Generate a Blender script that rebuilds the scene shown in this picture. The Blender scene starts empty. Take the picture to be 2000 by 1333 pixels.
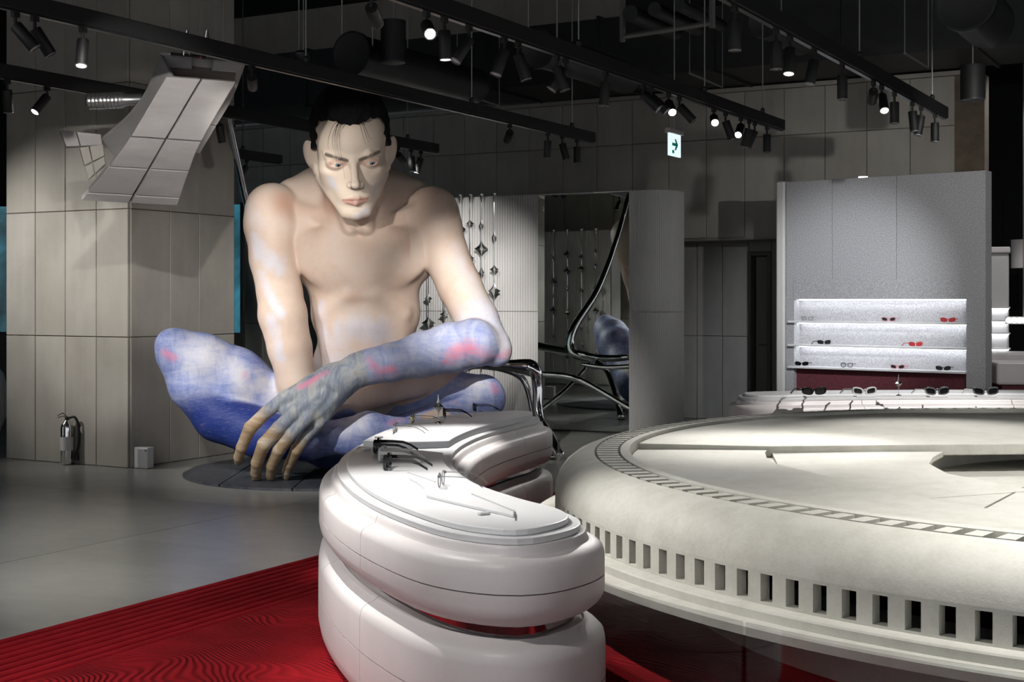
import bpy, bmesh, math, random
import numpy as np
from mathutils import Vector, Matrix

# ---------------------------------------------------------------- camera, world, exposure
F_PX, W_PX, H_PX = 2700.0, 2000.0, 1333.0       # focal length in pixels of the 2000x1333 frame
HORIZON, EYE = 585.0, 1.6                        # horizon row, eye height in metres
scene = bpy.context.scene
col = scene.collection
cam_data = bpy.data.cameras.new('camera')
cam_data.sensor_width = 36.0
cam_data.lens = 36.0 * F_PX / W_PX
cam_data.shift_y = (HORIZON - H_PX / 2) / W_PX
cam_data.clip_end = 200
cam = bpy.data.objects.new('camera', cam_data)
col.objects.link(cam)
cam.location = (0, 0, EYE)
cam.rotation_euler = (math.pi / 2, 0, 0)
scene.camera = cam
world = bpy.data.worlds.new('world')
world.use_nodes = True
world.node_tree.nodes['Background'].inputs[0].default_value = (0.80, 0.84, 0.88, 1)
world.node_tree.nodes['Background'].inputs[1].default_value = 0.80
scene.world = world
vs = scene.view_settings
vs.view_transform = 'Standard'
vs.look = 'None'
vs.gamma = 1.0
vs.use_curve_mapping = False
vs.exposure = 0.0
scene.cycles.use_denoising = True
scene.cycles.max_bounces = 5
scene.cycles.diffuse_bounces = 3
scene.cycles.glossy_bounces = 4
scene.cycles.adaptive_threshold = 0.06
scene.cycles.adaptive_min_samples = 16
scene.cycles.light_sampling_threshold = 0.02
scene.cycles.transparent_max_bounces = 12
scene.cycles.caustics_reflective = False
scene.cycles.caustics_refractive = False
scene.cycles.sample_clamp_indirect = 4.0

# ---------------------------------------------------------------- coordinates
TH = math.atan2(1500.0, F_PX)                    # the hall's grid against the line of sight
U = Vector((math.sin(TH), math.cos(TH), 0))      # along the light tracks, away from the camera
V = Vector((math.cos(TH), -math.sin(TH), 0))     # along the back wall, to the right

def P(px, py, Y):
    return Vector(((px - 1000) / F_PX * Y, Y, EYE - (py - HORIZON) / F_PX * Y))
def G(px, py, z=0.0):
    Y = (EYE - z) * F_PX / (py - HORIZON)
    return Vector(((px - 1000) / F_PX * Y, Y, z))
def B(a, b, z=0.0):
    return V * a + U * b + Vector((0, 0, z))
def AB(p):
    return p.dot(V), p.dot(U)
def on_b(px, py, b):                              # point of a pixel's ray on the vertical plane b = const
    d = Vector(((px - 1000) / F_PX, 1, -(py - HORIZON) / F_PX))
    t = b / d.dot(U)
    return Vector((0, 0, EYE)) + d * t
RZ = -TH                                          # object rotation that lines x with V, y with U

# ---------------------------------------------------------------- object helpers
def tag(o, label=None, cat=None, group=None, kind=None):
    if label: o['label'] = label
    if cat: o['category'] = cat
    if group: o['group'] = group
    if kind: o['kind'] = kind
    return o
def empty(name, loc=(0, 0, 0), rz=0.0, label=None, cat=None, group=None, kind=None):
    o = bpy.data.objects.new(name, None)
    o.empty_display_size = 0.1
    col.objects.link(o)
    o.location = loc
    o.rotation_euler = (0, 0, rz)
    return tag(o, label, cat, group, kind)
def link(name, me, mat=None, parent=None, loc=(0, 0, 0), rot=(0, 0, 0), smooth=False):
    o = bpy.data.objects.new(name, me)
    col.objects.link(o)
    if parent is not None: o.parent = parent
    o.location = loc
    o.rotation_euler = rot
    if mat is not None and not me.materials: me.materials.append(mat)
    if smooth:
        me.polygons.foreach_set('use_smooth', [True] * len(me.polygons)); me.update()
    return o
class MB:
    """collects vertices and faces of ONE mesh"""
    def __init__(self): self.v = []; self.f = []
    def box(self, x0, x1, y0, y1, z0, z1, m=None):
        n = len(self.v)
        c = [Vector((x, y, z)) for z in (z0, z1) for y in (y0, y1) for x in (x0, x1)]
        if m is not None: c = [m @ p for p in c]
        self.v += c
        self.f += [tuple(n + i for i in q) for q in ((0,2,3,1),(4,5,7,6),(0,1,5,4),(2,6,7,3),(0,4,6,2),(1,3,7,5))]
        return self
    def prism(self, pts, z0, z1):
        """closed plan outline (x, y) pushed from z0 to z1"""
        n = len(self.v); k = len(pts)
        self.v += [Vector((p[0], p[1], z0)) for p in pts] + [Vector((p[0], p[1], z1)) for p in pts]
        self.f.append(tuple(n + i for i in reversed(range(k))))
        self.f.append(tuple(n + k + i for i in range(k)))
        self.f += [(n + i, n + (i + 1) % k, n + k + (i + 1) % k, n + k + i) for i in range(k)]
        return self
    def rings(self, rings, closed=True, cap0=True, cap1=True):
        n = len(self.v); k = len(rings[0])
        for r in rings: self.v += [Vector(p) for p in r]
        for i in range(len(rings) - 1):
            for j in range(k if closed else k - 1):
                a = n + i * k + j; b = n + i * k + (j + 1) % k
                self.f.append((a, b, b + k, a + k))
        if closed and cap0: self.f.append(tuple(n + i for i in reversed(range(k))))
        if closed and cap1: self.f.append(tuple(n + (len(rings) - 1) * k + i for i in range(k)))
        return self
    def lathe(self, prof, seg=24, axis=None, c=(0, 0, 0), cap=True):
        """profile of (r, z) turned about z at c"""
        rings = []
        for r, z in prof:
            ring = []
            for j in range(seg):
                a = 2 * math.pi * j / seg
                p = Vector((r * math.cos(a), r * math.sin(a), z))
                if axis is not None: p = axis @ p
                ring.append(p + Vector(c))
            rings.append(ring)
        return self.rings(rings, True, cap, cap)
    def tube(self, path, rad, seg=8, cap=True):
        path = [Vector(p) for p in path]
        if not hasattr(rad, '__len__'): rad = [rad] * len(path)
        up = None; rings = []
        for i, p in enumerate(path):
            t = (path[min(i + 1, len(path) - 1)] - path[max(i - 1, 0)]).normalized()
            if up is None:
                up = Vector((0, 0, 1)) if abs(t.z) < .9 else Vector((1, 0, 0))
            s = t.cross(up)
            if s.length < 1e-6: s = t.orthogonal()
            s.normalize(); up = s.cross(t).normalized()
            rings.append([p + (s * math.cos(2 * math.pi * j / seg) + up * math.sin(2 * math.pi * j / seg)) * rad[i] for j in range(seg)])
        return self.rings(rings, True, cap, cap)
    def mesh(self, name):
        me = bpy.data.meshes.new(name)
        me.from_pydata([tuple(p) for p in self.v], [], self.f)
        me.validate(); me.update()
        bm = bmesh.new(); bm.from_mesh(me)
        bmesh.ops.recalc_face_normals(bm, faces=bm.faces)
        bm.to_mesh(me); bm.free()
        return me
    def build(self, name, mat, parent=None, loc=(0, 0, 0), rot=(0, 0, 0), smooth=False, bevel=0.0, autosmooth=None, bseg=2):
        o = link(name, self.mesh(name), mat, parent, loc, rot, smooth)
        if autosmooth is not None:
            sharp_by_angle(o.data, autosmooth)
        if bevel:
            b = o.modifiers.new('bevel', 'BEVEL'); b.width = bevel; b.segments = bseg; b.limit_method = 'ANGLE'; b.angle_limit = math.radians(35)
        return o
def sharp_by_angle(me, deg):
    me.polygons.foreach_set('use_smooth', [True] * len(me.polygons))
    me.set_sharp_from_angle(angle=math.radians(deg))
    me.update()
def catmull(pts, n=8, closed=False):
    pts = [Vector(p) for p in pts]; out = []
    k = len(pts); m = k if closed else k - 1
    for i in range(m):
        if closed: p0, p1, p2, p3 = pts[(i - 1) % k], pts[i], pts[(i + 1) % k], pts[(i + 2) % k]
        else: p0, p1, p2, p3 = pts[max(i - 1, 0)], pts[i], pts[i + 1], pts[min(i + 2, k - 1)]
        for j in range(n):
            t = j / n
            out.append(0.5 * ((2 * p1) + (p2 - p0) * t + (2 * p0 - 5 * p1 + 4 * p2 - p3) * t * t + (3 * p1 - p0 - 3 * p2 + p3) * t ** 3))
    if not closed: out.append(pts[-1])
    return out
def copy_tree(o, parent=None):
    c = o.copy(); col.objects.link(c); c.parent = parent
    for ch in list(o.children): copy_tree(ch, c)
    return c

# ---------------------------------------------------------------- material helpers
class NT:
    def __init__(self, name):
        self.m = bpy.data.materials.new(name); self.m.use_nodes = True
        self.t = self.m.node_tree; self.n = self.t.nodes; self.l = self.t.links
        self.b = self.n['Principled BSDF']
    def new(self, kind, **kw):
        nd = self.n.new(kind)
        for k, v in kw.items():
            if k.startswith('in_'): nd.inputs[int(k[3:])].default_value = v
            else: setattr(nd, k, v)
        return nd
    def set(self, key, v):
        if hasattr(v, 'is_linked') or hasattr(v, 'links'): self.l.new(v, self.b.inputs[key])
        else: self.b.inputs[key].default_value = v
        return self
    def coord(self, kind='Object'):
        return self.new('ShaderNodeTexCoord').outputs[kind]
    def mapping(self, vec, scale=(1, 1, 1), rot=(0, 0, 0), loc=(0, 0, 0)):
        m = self.new('ShaderNodeMapping'); self.l.new(vec, m.inputs[0])
        m.inputs['Scale'].default_value = scale; m.inputs['Rotation'].default_value = rot; m.inputs['Location'].default_value = loc
        return m.outputs[0]
    def noise(self, vec, scale, detail=3, rough=.55, dist=0):
        n = self.new('ShaderNodeTexNoise'); self.l.new(vec, n.inputs['Vector'])
        n.inputs['Scale'].default_value = scale; n.inputs['Detail'].default_value = detail
        n.inputs['Roughness'].default_value = rough; n.inputs['Distortion'].default_value = dist
        return n.outputs['Fac']
    def ramp(self, fac, stops):
        r = self.new('ShaderNodeValToRGB'); self.l.new(fac, r.inputs[0])
        while len(r.color_ramp.elements) < len(stops): r.color_ramp.elements.new(.5)
        for e, (p, c) in zip(r.color_ramp.elements, stops):
            e.position = p; e.color = (*c, 1) if len(c) == 3 else c
        return r.outputs[0]
    def mix(self, fac, a, b, mode='MIX'):
        m = self.new('ShaderNodeMix', data_type='RGBA', blend_type=mode)
        for s, v in ((m.inputs[0], fac), (m.inputs[6], a), (m.inputs[7], b)):
            if hasattr(v, 'links'): self.l.new(v, s)
            else: s.default_value = (*v, 1) if hasattr(v, '__len__') and len(v) == 3 else v
        return m.outputs[2]
    def math(self, op, a, b=0.0, clamp=False):
        m = self.new('ShaderNodeMath', operation=op, use_clamp=clamp)
        for s, v in ((m.inputs[0], a), (m.inputs[1], b)):
            if hasattr(v, 'links'): self.l.new(v, s)
            else: s.default_value = v
        return m.outputs[0]
    def bump(self, h, strength=.2, dist=.01):
        b = self.new('ShaderNodeBump'); self.l.new(h, b.inputs['Height'])
        b.inputs['Strength'].default_value = strength; b.inputs['Distance'].default_value = dist
        self.l.new(b.outputs[0], self.b.inputs['Normal'])
        return self
    def attr(self, name):
        a = self.new('ShaderNodeAttribute', attribute_name=name)
        return a
def flat(name, c, rough=.5, metal=0.0, emit=None, estr=0.0, **kw):
    t = NT(name); t.set('Base Color', (*c, 1)).set('Roughness', rough).set('Metallic', metal)
    if emit is not None: t.set('Emission Color', (*emit, 1)).set('Emission Strength', estr)
    for k, v in kw.items(): t.set(k.replace('_', ' '), v)
    return t.m
def mottled(name, c0, c1, scale=2.0, rough=.7, bump=.15, bscale=40, fine=0.25, space='Object', stretch=(1, 1, 1), bdist=.004):
    t = NT(name); v = t.mapping(t.coord(space), stretch)
    f = t.noise(v, scale, 5, .6)
    g = t.noise(v, bscale, 4, .65)
    f2 = t.math('ADD', t.math('MULTIPLY', f, 1 - fine), t.math('MULTIPLY', g, fine))
    t.set('Base Color', t.ramp(f2, [(.3, c0), (.7, c1)])).set('Roughness', rough)
    if bump: t.bump(g, bump, bdist)
    return t.m
# ================================================================ materials of the place
def concrete_panel(name, c0, c1):
    t = NT(name); v = t.coord('Object')
    rnd = t.new('ShaderNodeObjectInfo').outputs['Random']
    off = t.new('ShaderNodeVectorMath', operation='ADD'); t.l.new(v, off.inputs[0])
    cmb = t.new('ShaderNodeCombineXYZ'); t.l.new(t.math('MULTIPLY', rnd, 37.0), cmb.inputs[0]); t.l.new(t.math('MULTIPLY', rnd, 19.0), cmb.inputs[2]); t.l.new(cmb.outputs[0], off.inputs[1])
    w = off.outputs[0]
    f = t.noise(w, 1.6, 5, .6); st = t.noise(t.mapping(w, (6, 6, .7)), 1.0, 4, .6); g = t.noise(w, 45, 3, .6)
    mixf = t.math('ADD', t.math('MULTIPLY', f, .55), t.math('ADD', t.math('MULTIPLY', st, .35), t.math('MULTIPLY', g, .10)))
    c = t.ramp(mixf, [(.35, c0), (.65, c1)])
    tint = t.mix(t.math('MULTIPLY', rnd, .22), c, (c0[0] * .8, c0[1] * .74, c0[2] * .66))
    t.set('Base Color', tint).set('Roughness', .75); t.bump(g, .12, .004)
    return t.m
M_PANEL = concrete_panel('concrete_panel', (.37, .345, .305), (.50, .475, .425))
M_GROUT = mottled('joint_grout', (.11, .085, .06), (.19, .15, .11), 6, .9)
t = NT('polished_concrete'); w = t.coord('Object')
f = t.noise(w, .45, 5, .6, .5); g = t.noise(w, 9, 4, .6); g2 = t.noise(t.mapping(w, (1, 2, 1), (0, 0, .3)), 1.3, 5, .65, .6)
mixf = t.math('ADD', t.math('MULTIPLY', f, .55), t.math('ADD', t.math('MULTIPLY', g, .12), t.math('MULTIPLY', g2, .33)))
t.set('Base Color', t.ramp(mixf, [(.33, (.25, .25, .235)), (.5, (.30, .30, .28)), (.68, (.36, .355, .33))]))
t.set('Roughness', .27).set('Specular IOR Level', .5)
M_FLOOR = t.m
M_BLACK = flat('black_paint', (.005, .005, .0055), .6)
M_CEIL = mottled('black_ceiling', (.004, .004, .0045), (.008, .008, .009), 1.5, .85, .1)
M_DUCT = mottled('dark_duct_metal', (.012, .012, .013), (.030, .030, .031), 2.5, .5, .05, stretch=(1, 1, 1))
M_STRUT = flat('grey_strut', (.22, .215, .21), .5, .3)
M_ROD = flat('steel_rod', (.30, .30, .30), .4, .6)
M_WHITE = mottled('white_resin', (.68, .635, .63), (.76, .715, .71), 3.0, .42, .06, 60, .3)
M_PLATE = mottled('white_plate', (.70, .70, .71), (.76, .76, .77), 4.0, .35, .03, 80, .3)
M_FLUTE = mottled('fluted_white', (.60, .585, .57), (.68, .665, .65), 1.5, .6, .0)
t = NT('cast_stone'); w = t.coord('Object')
f = t.noise(w, 1.1, 5, .65, .3); g = t.noise(w, 55, 4, .7); h = t.noise(w, 9, 4, .6)
mixf = t.math('ADD', t.math('MULTIPLY', f, .45), t.math('ADD', t.math('MULTIPLY', g, .20), t.math('MULTIPLY', h, .35)))
t.set('Base Color', t.ramp(mixf, [(.34, (.47, .455, .40)), (.5, (.57, .56, .505)), (.66, (.64, .63, .58))])).set('Roughness', .8); t.bump(t.math('ADD', g, h), .22, .006)
M_STONE = t.m
M_CHROME = flat('chrome', (.82, .82, .83), .05, 1.0)
M_MIRROR = flat('mirror_glass', (.74, .80, .77), .01, 1.0)
M_DARKMETAL = flat('dark_metal', (.03, .03, .032), .35, .6)

# ================================================================ floor
HALL_A0, HALL_A1, HALL_B0, HALL_B1 = -17.0, 9.0, -2.0, 17.6
fl = empty('floor', B(0, 0, 0), RZ, kind='structure')
MB().box(-32, 32, -6, 34, -.10, -.012).build('floor_base', M_GROUT, fl)
ja = [-6.77 + 4.2 * k for k in range(-6, 9)]; jb = [8.35 + 4.6 * k for k in range(-3, 6)]
slab = None
for i in range(len(ja) - 1):
    for j in range(len(jb) - 1):
        if slab is None: slab = MB().box(-2.097, 2.097, -2.297, 2.297, -.05, 0).mesh('slab')
        link('slab', slab, M_FLOOR, fl, ((ja[i] + ja[i + 1]) / 2, (jb[j] + jb[j + 1]) / 2, 0))

# ================================================================ panelled walls
panel_cache = {}
def panel(parent, x, y, z, w, h, th=.03, rot=0.0, mat=None, name='panel'):
    key = (round(w, 3), round(h, 3), round(th, 3), mat.name if mat else '')
    if key not in panel_cache:
        mb = MB(); g = .0035; b = .004
        # chamfered front towards -y
        x0, x1, z0, z1 = -w / 2 + g, w / 2 - g, -h / 2 + g, h / 2 - g
        n = 0
        mb.v += [Vector(p) for p in ((x0, 0, z0), (x1, 0, z0), (x1, 0, z1), (x0, 0, z1), (x0, -th + b, z0), (x1, -th + b, z0), (x1, -th + b, z1), (x0, -th + b, z1),
                                     (x0 + b, -th, z0 + b), (x1 - b, -th, z0 + b), (x1 - b, -th, z1 - b), (x0 + b, -th, z1 - b))]
        mb.f += [(0, 3, 2, 1), (8, 9, 10, 11)] + [(i, (i + 1) % 4, 4 + (i + 1) % 4, 4 + i) for i in range(4)] + [(4 + i, 4 + (i + 1) % 4, 8 + (i + 1) % 4, 8 + i) for i in range(4)]
        me = mb.mesh(name); me.materials.append(mat or M_PANEL); panel_cache[key] = me
    return link(name, panel_cache[key], None, parent, (x, y, z), (0, 0, rot))
# pillar at the left
PA, PB = AB(P(253, 915, 13.1))                     # its near corner
pil = empty('wall_pillar', B(PA, PB, 0), RZ, kind='structure')
MB().box(-1.657, 0, 0, 1.50, 0, 6.2).build('core', M_GROUT, pil)
zs = [0, 1.24, 2.46, 3.66, 4.88, 6.1]
for r in range(5):
    zc, hh = (zs[r] + zs[r + 1]) / 2, zs[r + 1] - zs[r]
    for k in range(4): panel(pil, -1.657 + .41425 * (k + .5), 0, zc, .41425, hh, .02)
    for x0, x1 in ((0, .525), (.525, .942), (.942, 1.48)): panel(pil, 0, (x0 + x1) / 2, zc, x1 - x0, hh, .02, math.pi / 2)
# back wall above, recess below it
WB = AB(P(1400, 585, 17.8))[1]                      # b of the back wall
WTOP = 4.25
a_l = AB(on_b(380, 500, WB))[0]; a_r = AB(on_b(1922, 500, WB))[0]
a_f1 = AB(on_b(1290, 500, WB))[0]; a_u = AB(on_b(1640, 500, WB))[0]
wl = empty('wall_back', B(0, WB, 0), RZ, kind='structure')
MB().box(a_l - 4, a_f1, .03, .3, 0, WTOP).box(a_f1, a_u, .03, .3, 2.37, WTOP).box(a_u, a_r, .03, .3, 0, WTOP).build('core', M_GROUT, wl)
aj = AB(on_b(1379, 250, WB))[0]; pw = .52
k0 = int(math.floor((a_l - 1 - aj) / pw)); k1 = int(math.floor((a_r - aj) / pw))
for k in range(k0, k1):
    ac = aj + pw * (k + .5)
    for z0, z1 in ((0, 1.22), (1.22, 2.44), (2.44, 3.66), (3.66, WTOP)):
        if z1 < 2.5 and (a_f1 - .2 < ac < a_u or ac < a_l): continue
        if z0 == 2.44 and a_f1 - .2 < ac < a_u: z0 = 2.37
        panel(wl, ac, .03, (z0 + z1) / 2, pw, z1 - z0, .03)
MB().box(a_l - 4, a_r, -.05, .03, WTOP, WTOP + .05).build('top_rail', M_PANEL, wl)
# recess with a doorway
RB = WB + .55
rw = empty('wall_recess', B(0, RB, 0), RZ, kind='structure')
d0 = AB(on_b(1461, 600, RB))[0]; d1 = AB(on_b(1506, 600, RB))[0]; dz = 2.22
M_RECESS = concrete_panel('grey_panel', (.27, .265, .25), (.36, .355, .34))
MB().box(a_f1 - .6, d0, .03, .15, 0, 2.9).box(d1, a_u + .4, .03, .15, 0, 2.9).box(d0, d1, .03, .15, dz, 2.9).build('core', M_GROUT, rw)
xs = [d0]
while xs[-1] > a_f1 - .5: xs.append(xs[-1] - .36)
for x0, x1 in zip(xs[1:], xs[:-1]):
    panel(rw, (x0 + x1) / 2, .03, 1.11 / 2, x1 - x0, 1.11, .02, 0, M_RECESS); panel(rw, (x0 + x1) / 2, .03, (1.11 + 2.9) / 2, x1 - x0, 1.79, .02, 0, M_RECESS)
panel(rw, d1 + .3, .03, 1.45, .6, 2.9, .02, 0, M_RECESS)
panel(rw, (d0 + d1) / 2, .03, (dz + 2.9) / 2, d1 - d0, 2.9 - dz, .02, 0, M_RECESS)
MB().box(a_f1 - .6, a_u + .3, -.55, .1, 2.36, 2.40).build('soffit', M_RECESS, rw)
dr = empty('door_1', B(d0, RB, 0), RZ, kind='structure')
fw = d1 - d0
M_DOOR = flat('brown_grey_door', (.13, .125, .115), .5)
for x0, x1, z0, z1 in ((0, .05, 0, dz), (fw - .05, fw, 0, dz), (.05, fw - .05, dz - .05, dz)):
    MB().box(x0, x1, -.03, .20, z0, z1).build('door_frame', M_DOOR, dr, bevel=.006)
MB().box(.06, fw - .06, .14, .18, .01, dz - .06).build('door_leaf', M_RECESS, dr, bevel=.004)
MB().tube([(.12, .14, 1.0), (.12, .09, 1.0), (.22, .09, 1.0)], .011, 8).build('door_handle', M_STRUT, dr)
# dark skirting
# ceiling, beam ends, ducts
ce = MB().box(-30, 24, -6, 30, 5.9, 6.1).build('ceiling', M_CEIL, None, (0, 0, 0), (0, 0, RZ)); tag(ce, kind='structure')
t6 = MB().box(a_l - 5, AB(on_b(1200, 100, WB))[0], WB - .4, WB + .3, 5.20, 5.9).build('trim_1', M_PANEL, None, (0, 0, 0), (0, 0, RZ)); tag(t6, kind='structure')
MB().box(-30, HALL_A0 + .0, 0, 20, 0, 5.9).build('wall_left', M_BLACK, None, (0, 0, 0), (0, 0, RZ)); tag(bpy.data.objects['wall_left'], kind='structure')
w2 = MB().box(-17, 20, 29, 29.2, 0, 5.9).build('wall_far', M_BLACK, None, (0, 0, 0), (0, 0, RZ)); tag(w2, kind='structure')
duct = empty('air_duct', B(0, 15.45, 4.32), RZ, 'long black rectangular air duct along the top of the panelled wall', 'duct')
dx = a_l - 1.2; n = 0
while dx < 3:
    MB().box(dx + .02, dx + 1.48, 0, 1.30, 0, .75).build('duct_section', M_DUCT, duct)
    MB().box(dx - .02, dx + .02, -.03, 1.33, -.03, .78).build('flange', M_DUCT, duct)
    dx += 1.5
def round_duct(px, py, Y, r, L, label):
    c = P(px, py, Y); e = empty('round_duct', c, RZ, label, 'duct')
    m = Matrix.Rotation(math.pi / 2, 3, 'X')
    MB().lathe([(r * .55, -.02), (r, 0), (r, -L)][::-1], 28, m).build('pipe', M_DUCT, e, autosmooth=40)
    MB().lathe([(r * 1.0, .0), (r * 1.1, .0), (r * 1.1, -.05), (r * 1.0, -.05)], 28, m, cap=False).build('collar', M_DARKMETAL, e, autosmooth=40)
    for s in (-1, 1): MB().tube([(s * r * .9, .1, 0), (s * r * .9, .1, 5.9 - c.z)], .008, 6).build('hanger', M_ROD, e)
round_duct(685, 105, 12.6, .19, 2.2, 'round black duct end behind the head of the statue')
round_duct(1885, 2, 11.0, .22, 1.0, 'round black duct end at the top right corner')
round_duct(1492, 40, 13.6, .16, 1.2, 'small round black duct above the long light track')
round_duct(1050, 95, 13.0, .17, 2.0, 'round black duct running beside the middle light track')
# trapeze hangers below the duct
for px, py, qx, qy, lab in ((893, 180, 975, 206, 'left'), (1347, 143, 1411, 170, 'middle'), (1767, 104, 1813, 132, 'right')):
    a = P(px, py, 14.0 if lab == 'right' else 15.0)
    b = P(qx, qy, (a.z - EYE) * F_PX / (HORIZON - qy))
    hg = empty('pipe_hanger', a, 0, f'grey metal pipe hanger with bar on thin rods, {lab} of the three', 'hanger', 'pipe hangers under the ceiling')
    MB().tube([(0, 0, 0), tuple(b - a)], .016, 4).build('bar', M_STRUT, hg)
    for q in (Vector((0, 0, 0)), b - a): MB().tube([q, q + Vector((0, 0, 5.9 - a.z))], .006, 6).build('rod', M_ROD, hg)
# cable tray frame
c0, c1 = P(1216, 72, 13.9), P(1391, 50, 13.4)
c1.z = c0.z + .04
tr = empty('cable_tray_frame', c0, 0, 'grey steel frame hanging from the ceiling around black pipes', 'frame')
d = c1 - c0
MB().tube([Vector((0, 0, 0)), d], .026, 4).build('crossbar', M_STRUT, tr)
for q in (Vector((0, 0, 0)), d): MB().tube([q + Vector((0, 0, -.05)), q + Vector((0, 0, 5.9 - c0.z))], .03, 4).build('upright', M_STRUT, tr)
for k in range(3):
    q = d * (.25 + .27 * k) + Vector((0, 0, .14))
    MB().tube([q - U * .35, q + U * .8], [.08, .07, .06][k], 14).build('black_pipe', M_DUCT, tr, autosmooth=40)
# ================================================================ light tracks and spotlights
TZ = 3.30
M_LENS = flat('lit_lens', (1, 1, 1), .3, emit=(1, .97, .92), estr=30)
M_LENS_OFF = flat('dim_lens', (.35, .35, .35), .25, .4)
tracks = {}
def track(key, a, b0, b1, label, rods):
    e = empty('light_track', B(a, b1, TZ), RZ, label, 'light track', 'black ceiling light tracks')
    L = b1 - b0
    MB().box(-.032, .032, -L, 0, -.05, .05).build('rail', M_BLACK, e, bevel=.004)
    MB().box(-.018, .018, -L + .02, -.02, -.062, -.05).build('power_slot', M_DARKMETAL, e)
    for b in rods:
        MB().tube([(0, b - b1, .05), (0, b - b1, 5.9 - TZ)], .006, 6).build('rod', M_ROD, e)
        MB().lathe([(.022, .05), (.022, .085), (.010, .10)], 10, c=(0, b - b1, 0)).build('rod_clamp', M_DARKMETAL, e)
    tracks[key] = a
track('A', -6.30, 1.5, 13.09, 'black light track passing above the statue head', (3.0, 5.6, 8.2, 10.6, 12.6))
track('B', -8.30, 1.5, 13.2, 'black light track crossing in front of the pillar and behind the head', (4.4, 7.0, 9.6, 12.6))
track('C', -4.25, 1.5, 13.08, 'long black light track ending above the green exit sign', (3.4, 6.0, 8.6, 11.0, 12.5))
track('D', -2.67, 1.5, 12.93, 'black light track at the right ending above the grey shelf wall', (5.0, 7.5, 10.0, 12.4))
track('E', -10.6, 11.35, 13.3, 'short black light track end left of the statue head', (12.6,))
track('H', -12.4, 3.0, 8.5, 'unseen black light track added left of the frame to light the pillar', (4, 7))  # unseen track, added to carry the pillar and pod lights
track('G', -0.70, 1.5, 12.6, 'black light track over the round stone platform beyond the right edge', (4, 8, 12))
def track_b(key, px):
    """b where the vertical plane of a track crosses a pixel column"""
    a = tracks[key]; k = (px - 1000) / F_PX
    # X = a cos + b sin ; Y = -a sin + b cos ; X = kY
    c, s = math.cos(TH), math.sin(TH)
    return a * (-k * s - c) / (s - k * c)
can_me = MB().lathe([(.0, .0), (.034, .0), (.036, -.006), (.036, -.165), (.033, -.17), (.030, -.17), (.029, -.150)], 20, cap=False).mesh('can'); can_me.materials.append(M_BLACK); sharp_by_angle(can_me, 35)
lens_me = MB().lathe([(.0292, -.167), (.0001, -.167)], 20, cap=False).mesh('lens'); lens_me.materials.append(M_LENS)
lens0_me = lens_me.copy(); lens0_me.materials.clear(); lens0_me.materials.append(M_LENS_OFF)
rim_me = MB().lathe([(.0365, -.165), (.0365, -.171), (.031, -.171), (.031, -.165)], 20, cap=False).mesh('rim_ring'); rim_me.materials.append(M_STRUT)
yoke_me = MB().lathe([(.010, .0), (.010, .05)], 10).box(-.014, .014, -.022, .022, .045, .075).mesh('bracket'); yoke_me.materials.append(M_BLACK)
spot_label = {}
def spot(key, px=None, b=None, aim=None, tilt=(0, 0), lit=False, e=0, ang=40, col_=(1, .975, .94), label='', blend=.95, rad=.03):
    if b is None: b = track_b(key, px)
    top = B(tracks[key], b, TZ - .062)
    piv = top - Vector((0, 0, .075))
    sp_ = empty('track_spotlight', top, RZ, label, 'spotlight', 'black cylinder spotlights on the tracks')
    if aim is not None:
        q = (Vector(aim) - piv).to_track_quat('-Z', 'Y')
    else:
        q = Matrix.Rotation(RZ, 4, 'Z').to_quaternion() @ (Matrix.Rotation(tilt[0], 4, 'X') @ Matrix.Rotation(tilt[1], 4, 'Y')).to_quaternion()
    y = link('bracket', yoke_me, None, sp_, (0, 0, -.075))
    rq = Matrix.Rotation(-RZ, 4, 'Z').to_quaternion() @ q
    h = link('can', can_me, None, sp_, (0, 0, -.075)); h.rotation_mode = 'QUATERNION'; h.rotation_quaternion = rq
    link('lens', lens_me if lit else lens0_me, None, h)
    link('rim_ring', rim_me, None, h)
    if e:
        l = bpy.data.lights.new('spot_beam', 'SPOT'); l.energy = e * 1.65; l.color = col_
        l.spot_size = math.radians(ang); l.spot_blend = blend; l.shadow_soft_size = rad
        o = bpy.data.objects.new('spot_beam', l); col.objects.link(o)
        o.rotation_mode = 'QUATERNION'; o.rotation_quaternion = rq
        o.parent = sp_
        o.location = Vector((0, 0, -.075)) + rq @ Vector((0, 0, -.185))
    return sp_
# seen on the tracks; aims are the things they light
TGT_FACE = P(686, 330, 11.7)
spot('A', 30, tilt=(.5, -.5), label='unlit black spotlight, first at the top left corner')
spot('A', 68, tilt=(.45, -.35), label='unlit black spotlight, second at the top left corner')
spot('A', 162, aim=B(-6.30, track_b('A', 162), 0) + Vector((.05, -.8, 0)), lit=True, e=60, ang=42, label='lit black spotlight at top left, pointing down the pillar')
spot('A', 492, aim=P(515, 430, 12.4), lit=True, e=75, ang=48, label='tilted black spotlight just right of the hanging concrete sculpture')
spot('A', 996, aim=P(895, 560, 16.6), lit=True, e=400, ang=40, label='lit black spotlight above the hanging star chains')
spot('A', 1070, tilt=(.1, .1), label='unlit black spotlight third from the end of the middle track')
spot('A', 1098, tilt=(.1, -.25), label='unlit black spotlight second from the end of the middle track')
spot('A', 1127, label='unlit black spotlight at the very end of the middle track')
spot('B', 14, tilt=(.2, .15), label='dim grey-lensed spotlight at the left edge in front of the pillar')
spot('B', 92, aim=B(-8.30, track_b('B', 92), 0) + Vector((-1.6, -2.0, 0)), lit=True, e=60, ang=46, label='lit black spotlight in front of the pillar on the lower left track')
spot('B', 428, tilt=(.5, .2), label='unlit black spotlight half hidden behind the hanging concrete sculpture')
spot('B', 777, aim=P(900, 450, 16.8), lit=True, e=60, ang=40, label='lit black spotlight right beside the ear of the statue')
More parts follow.
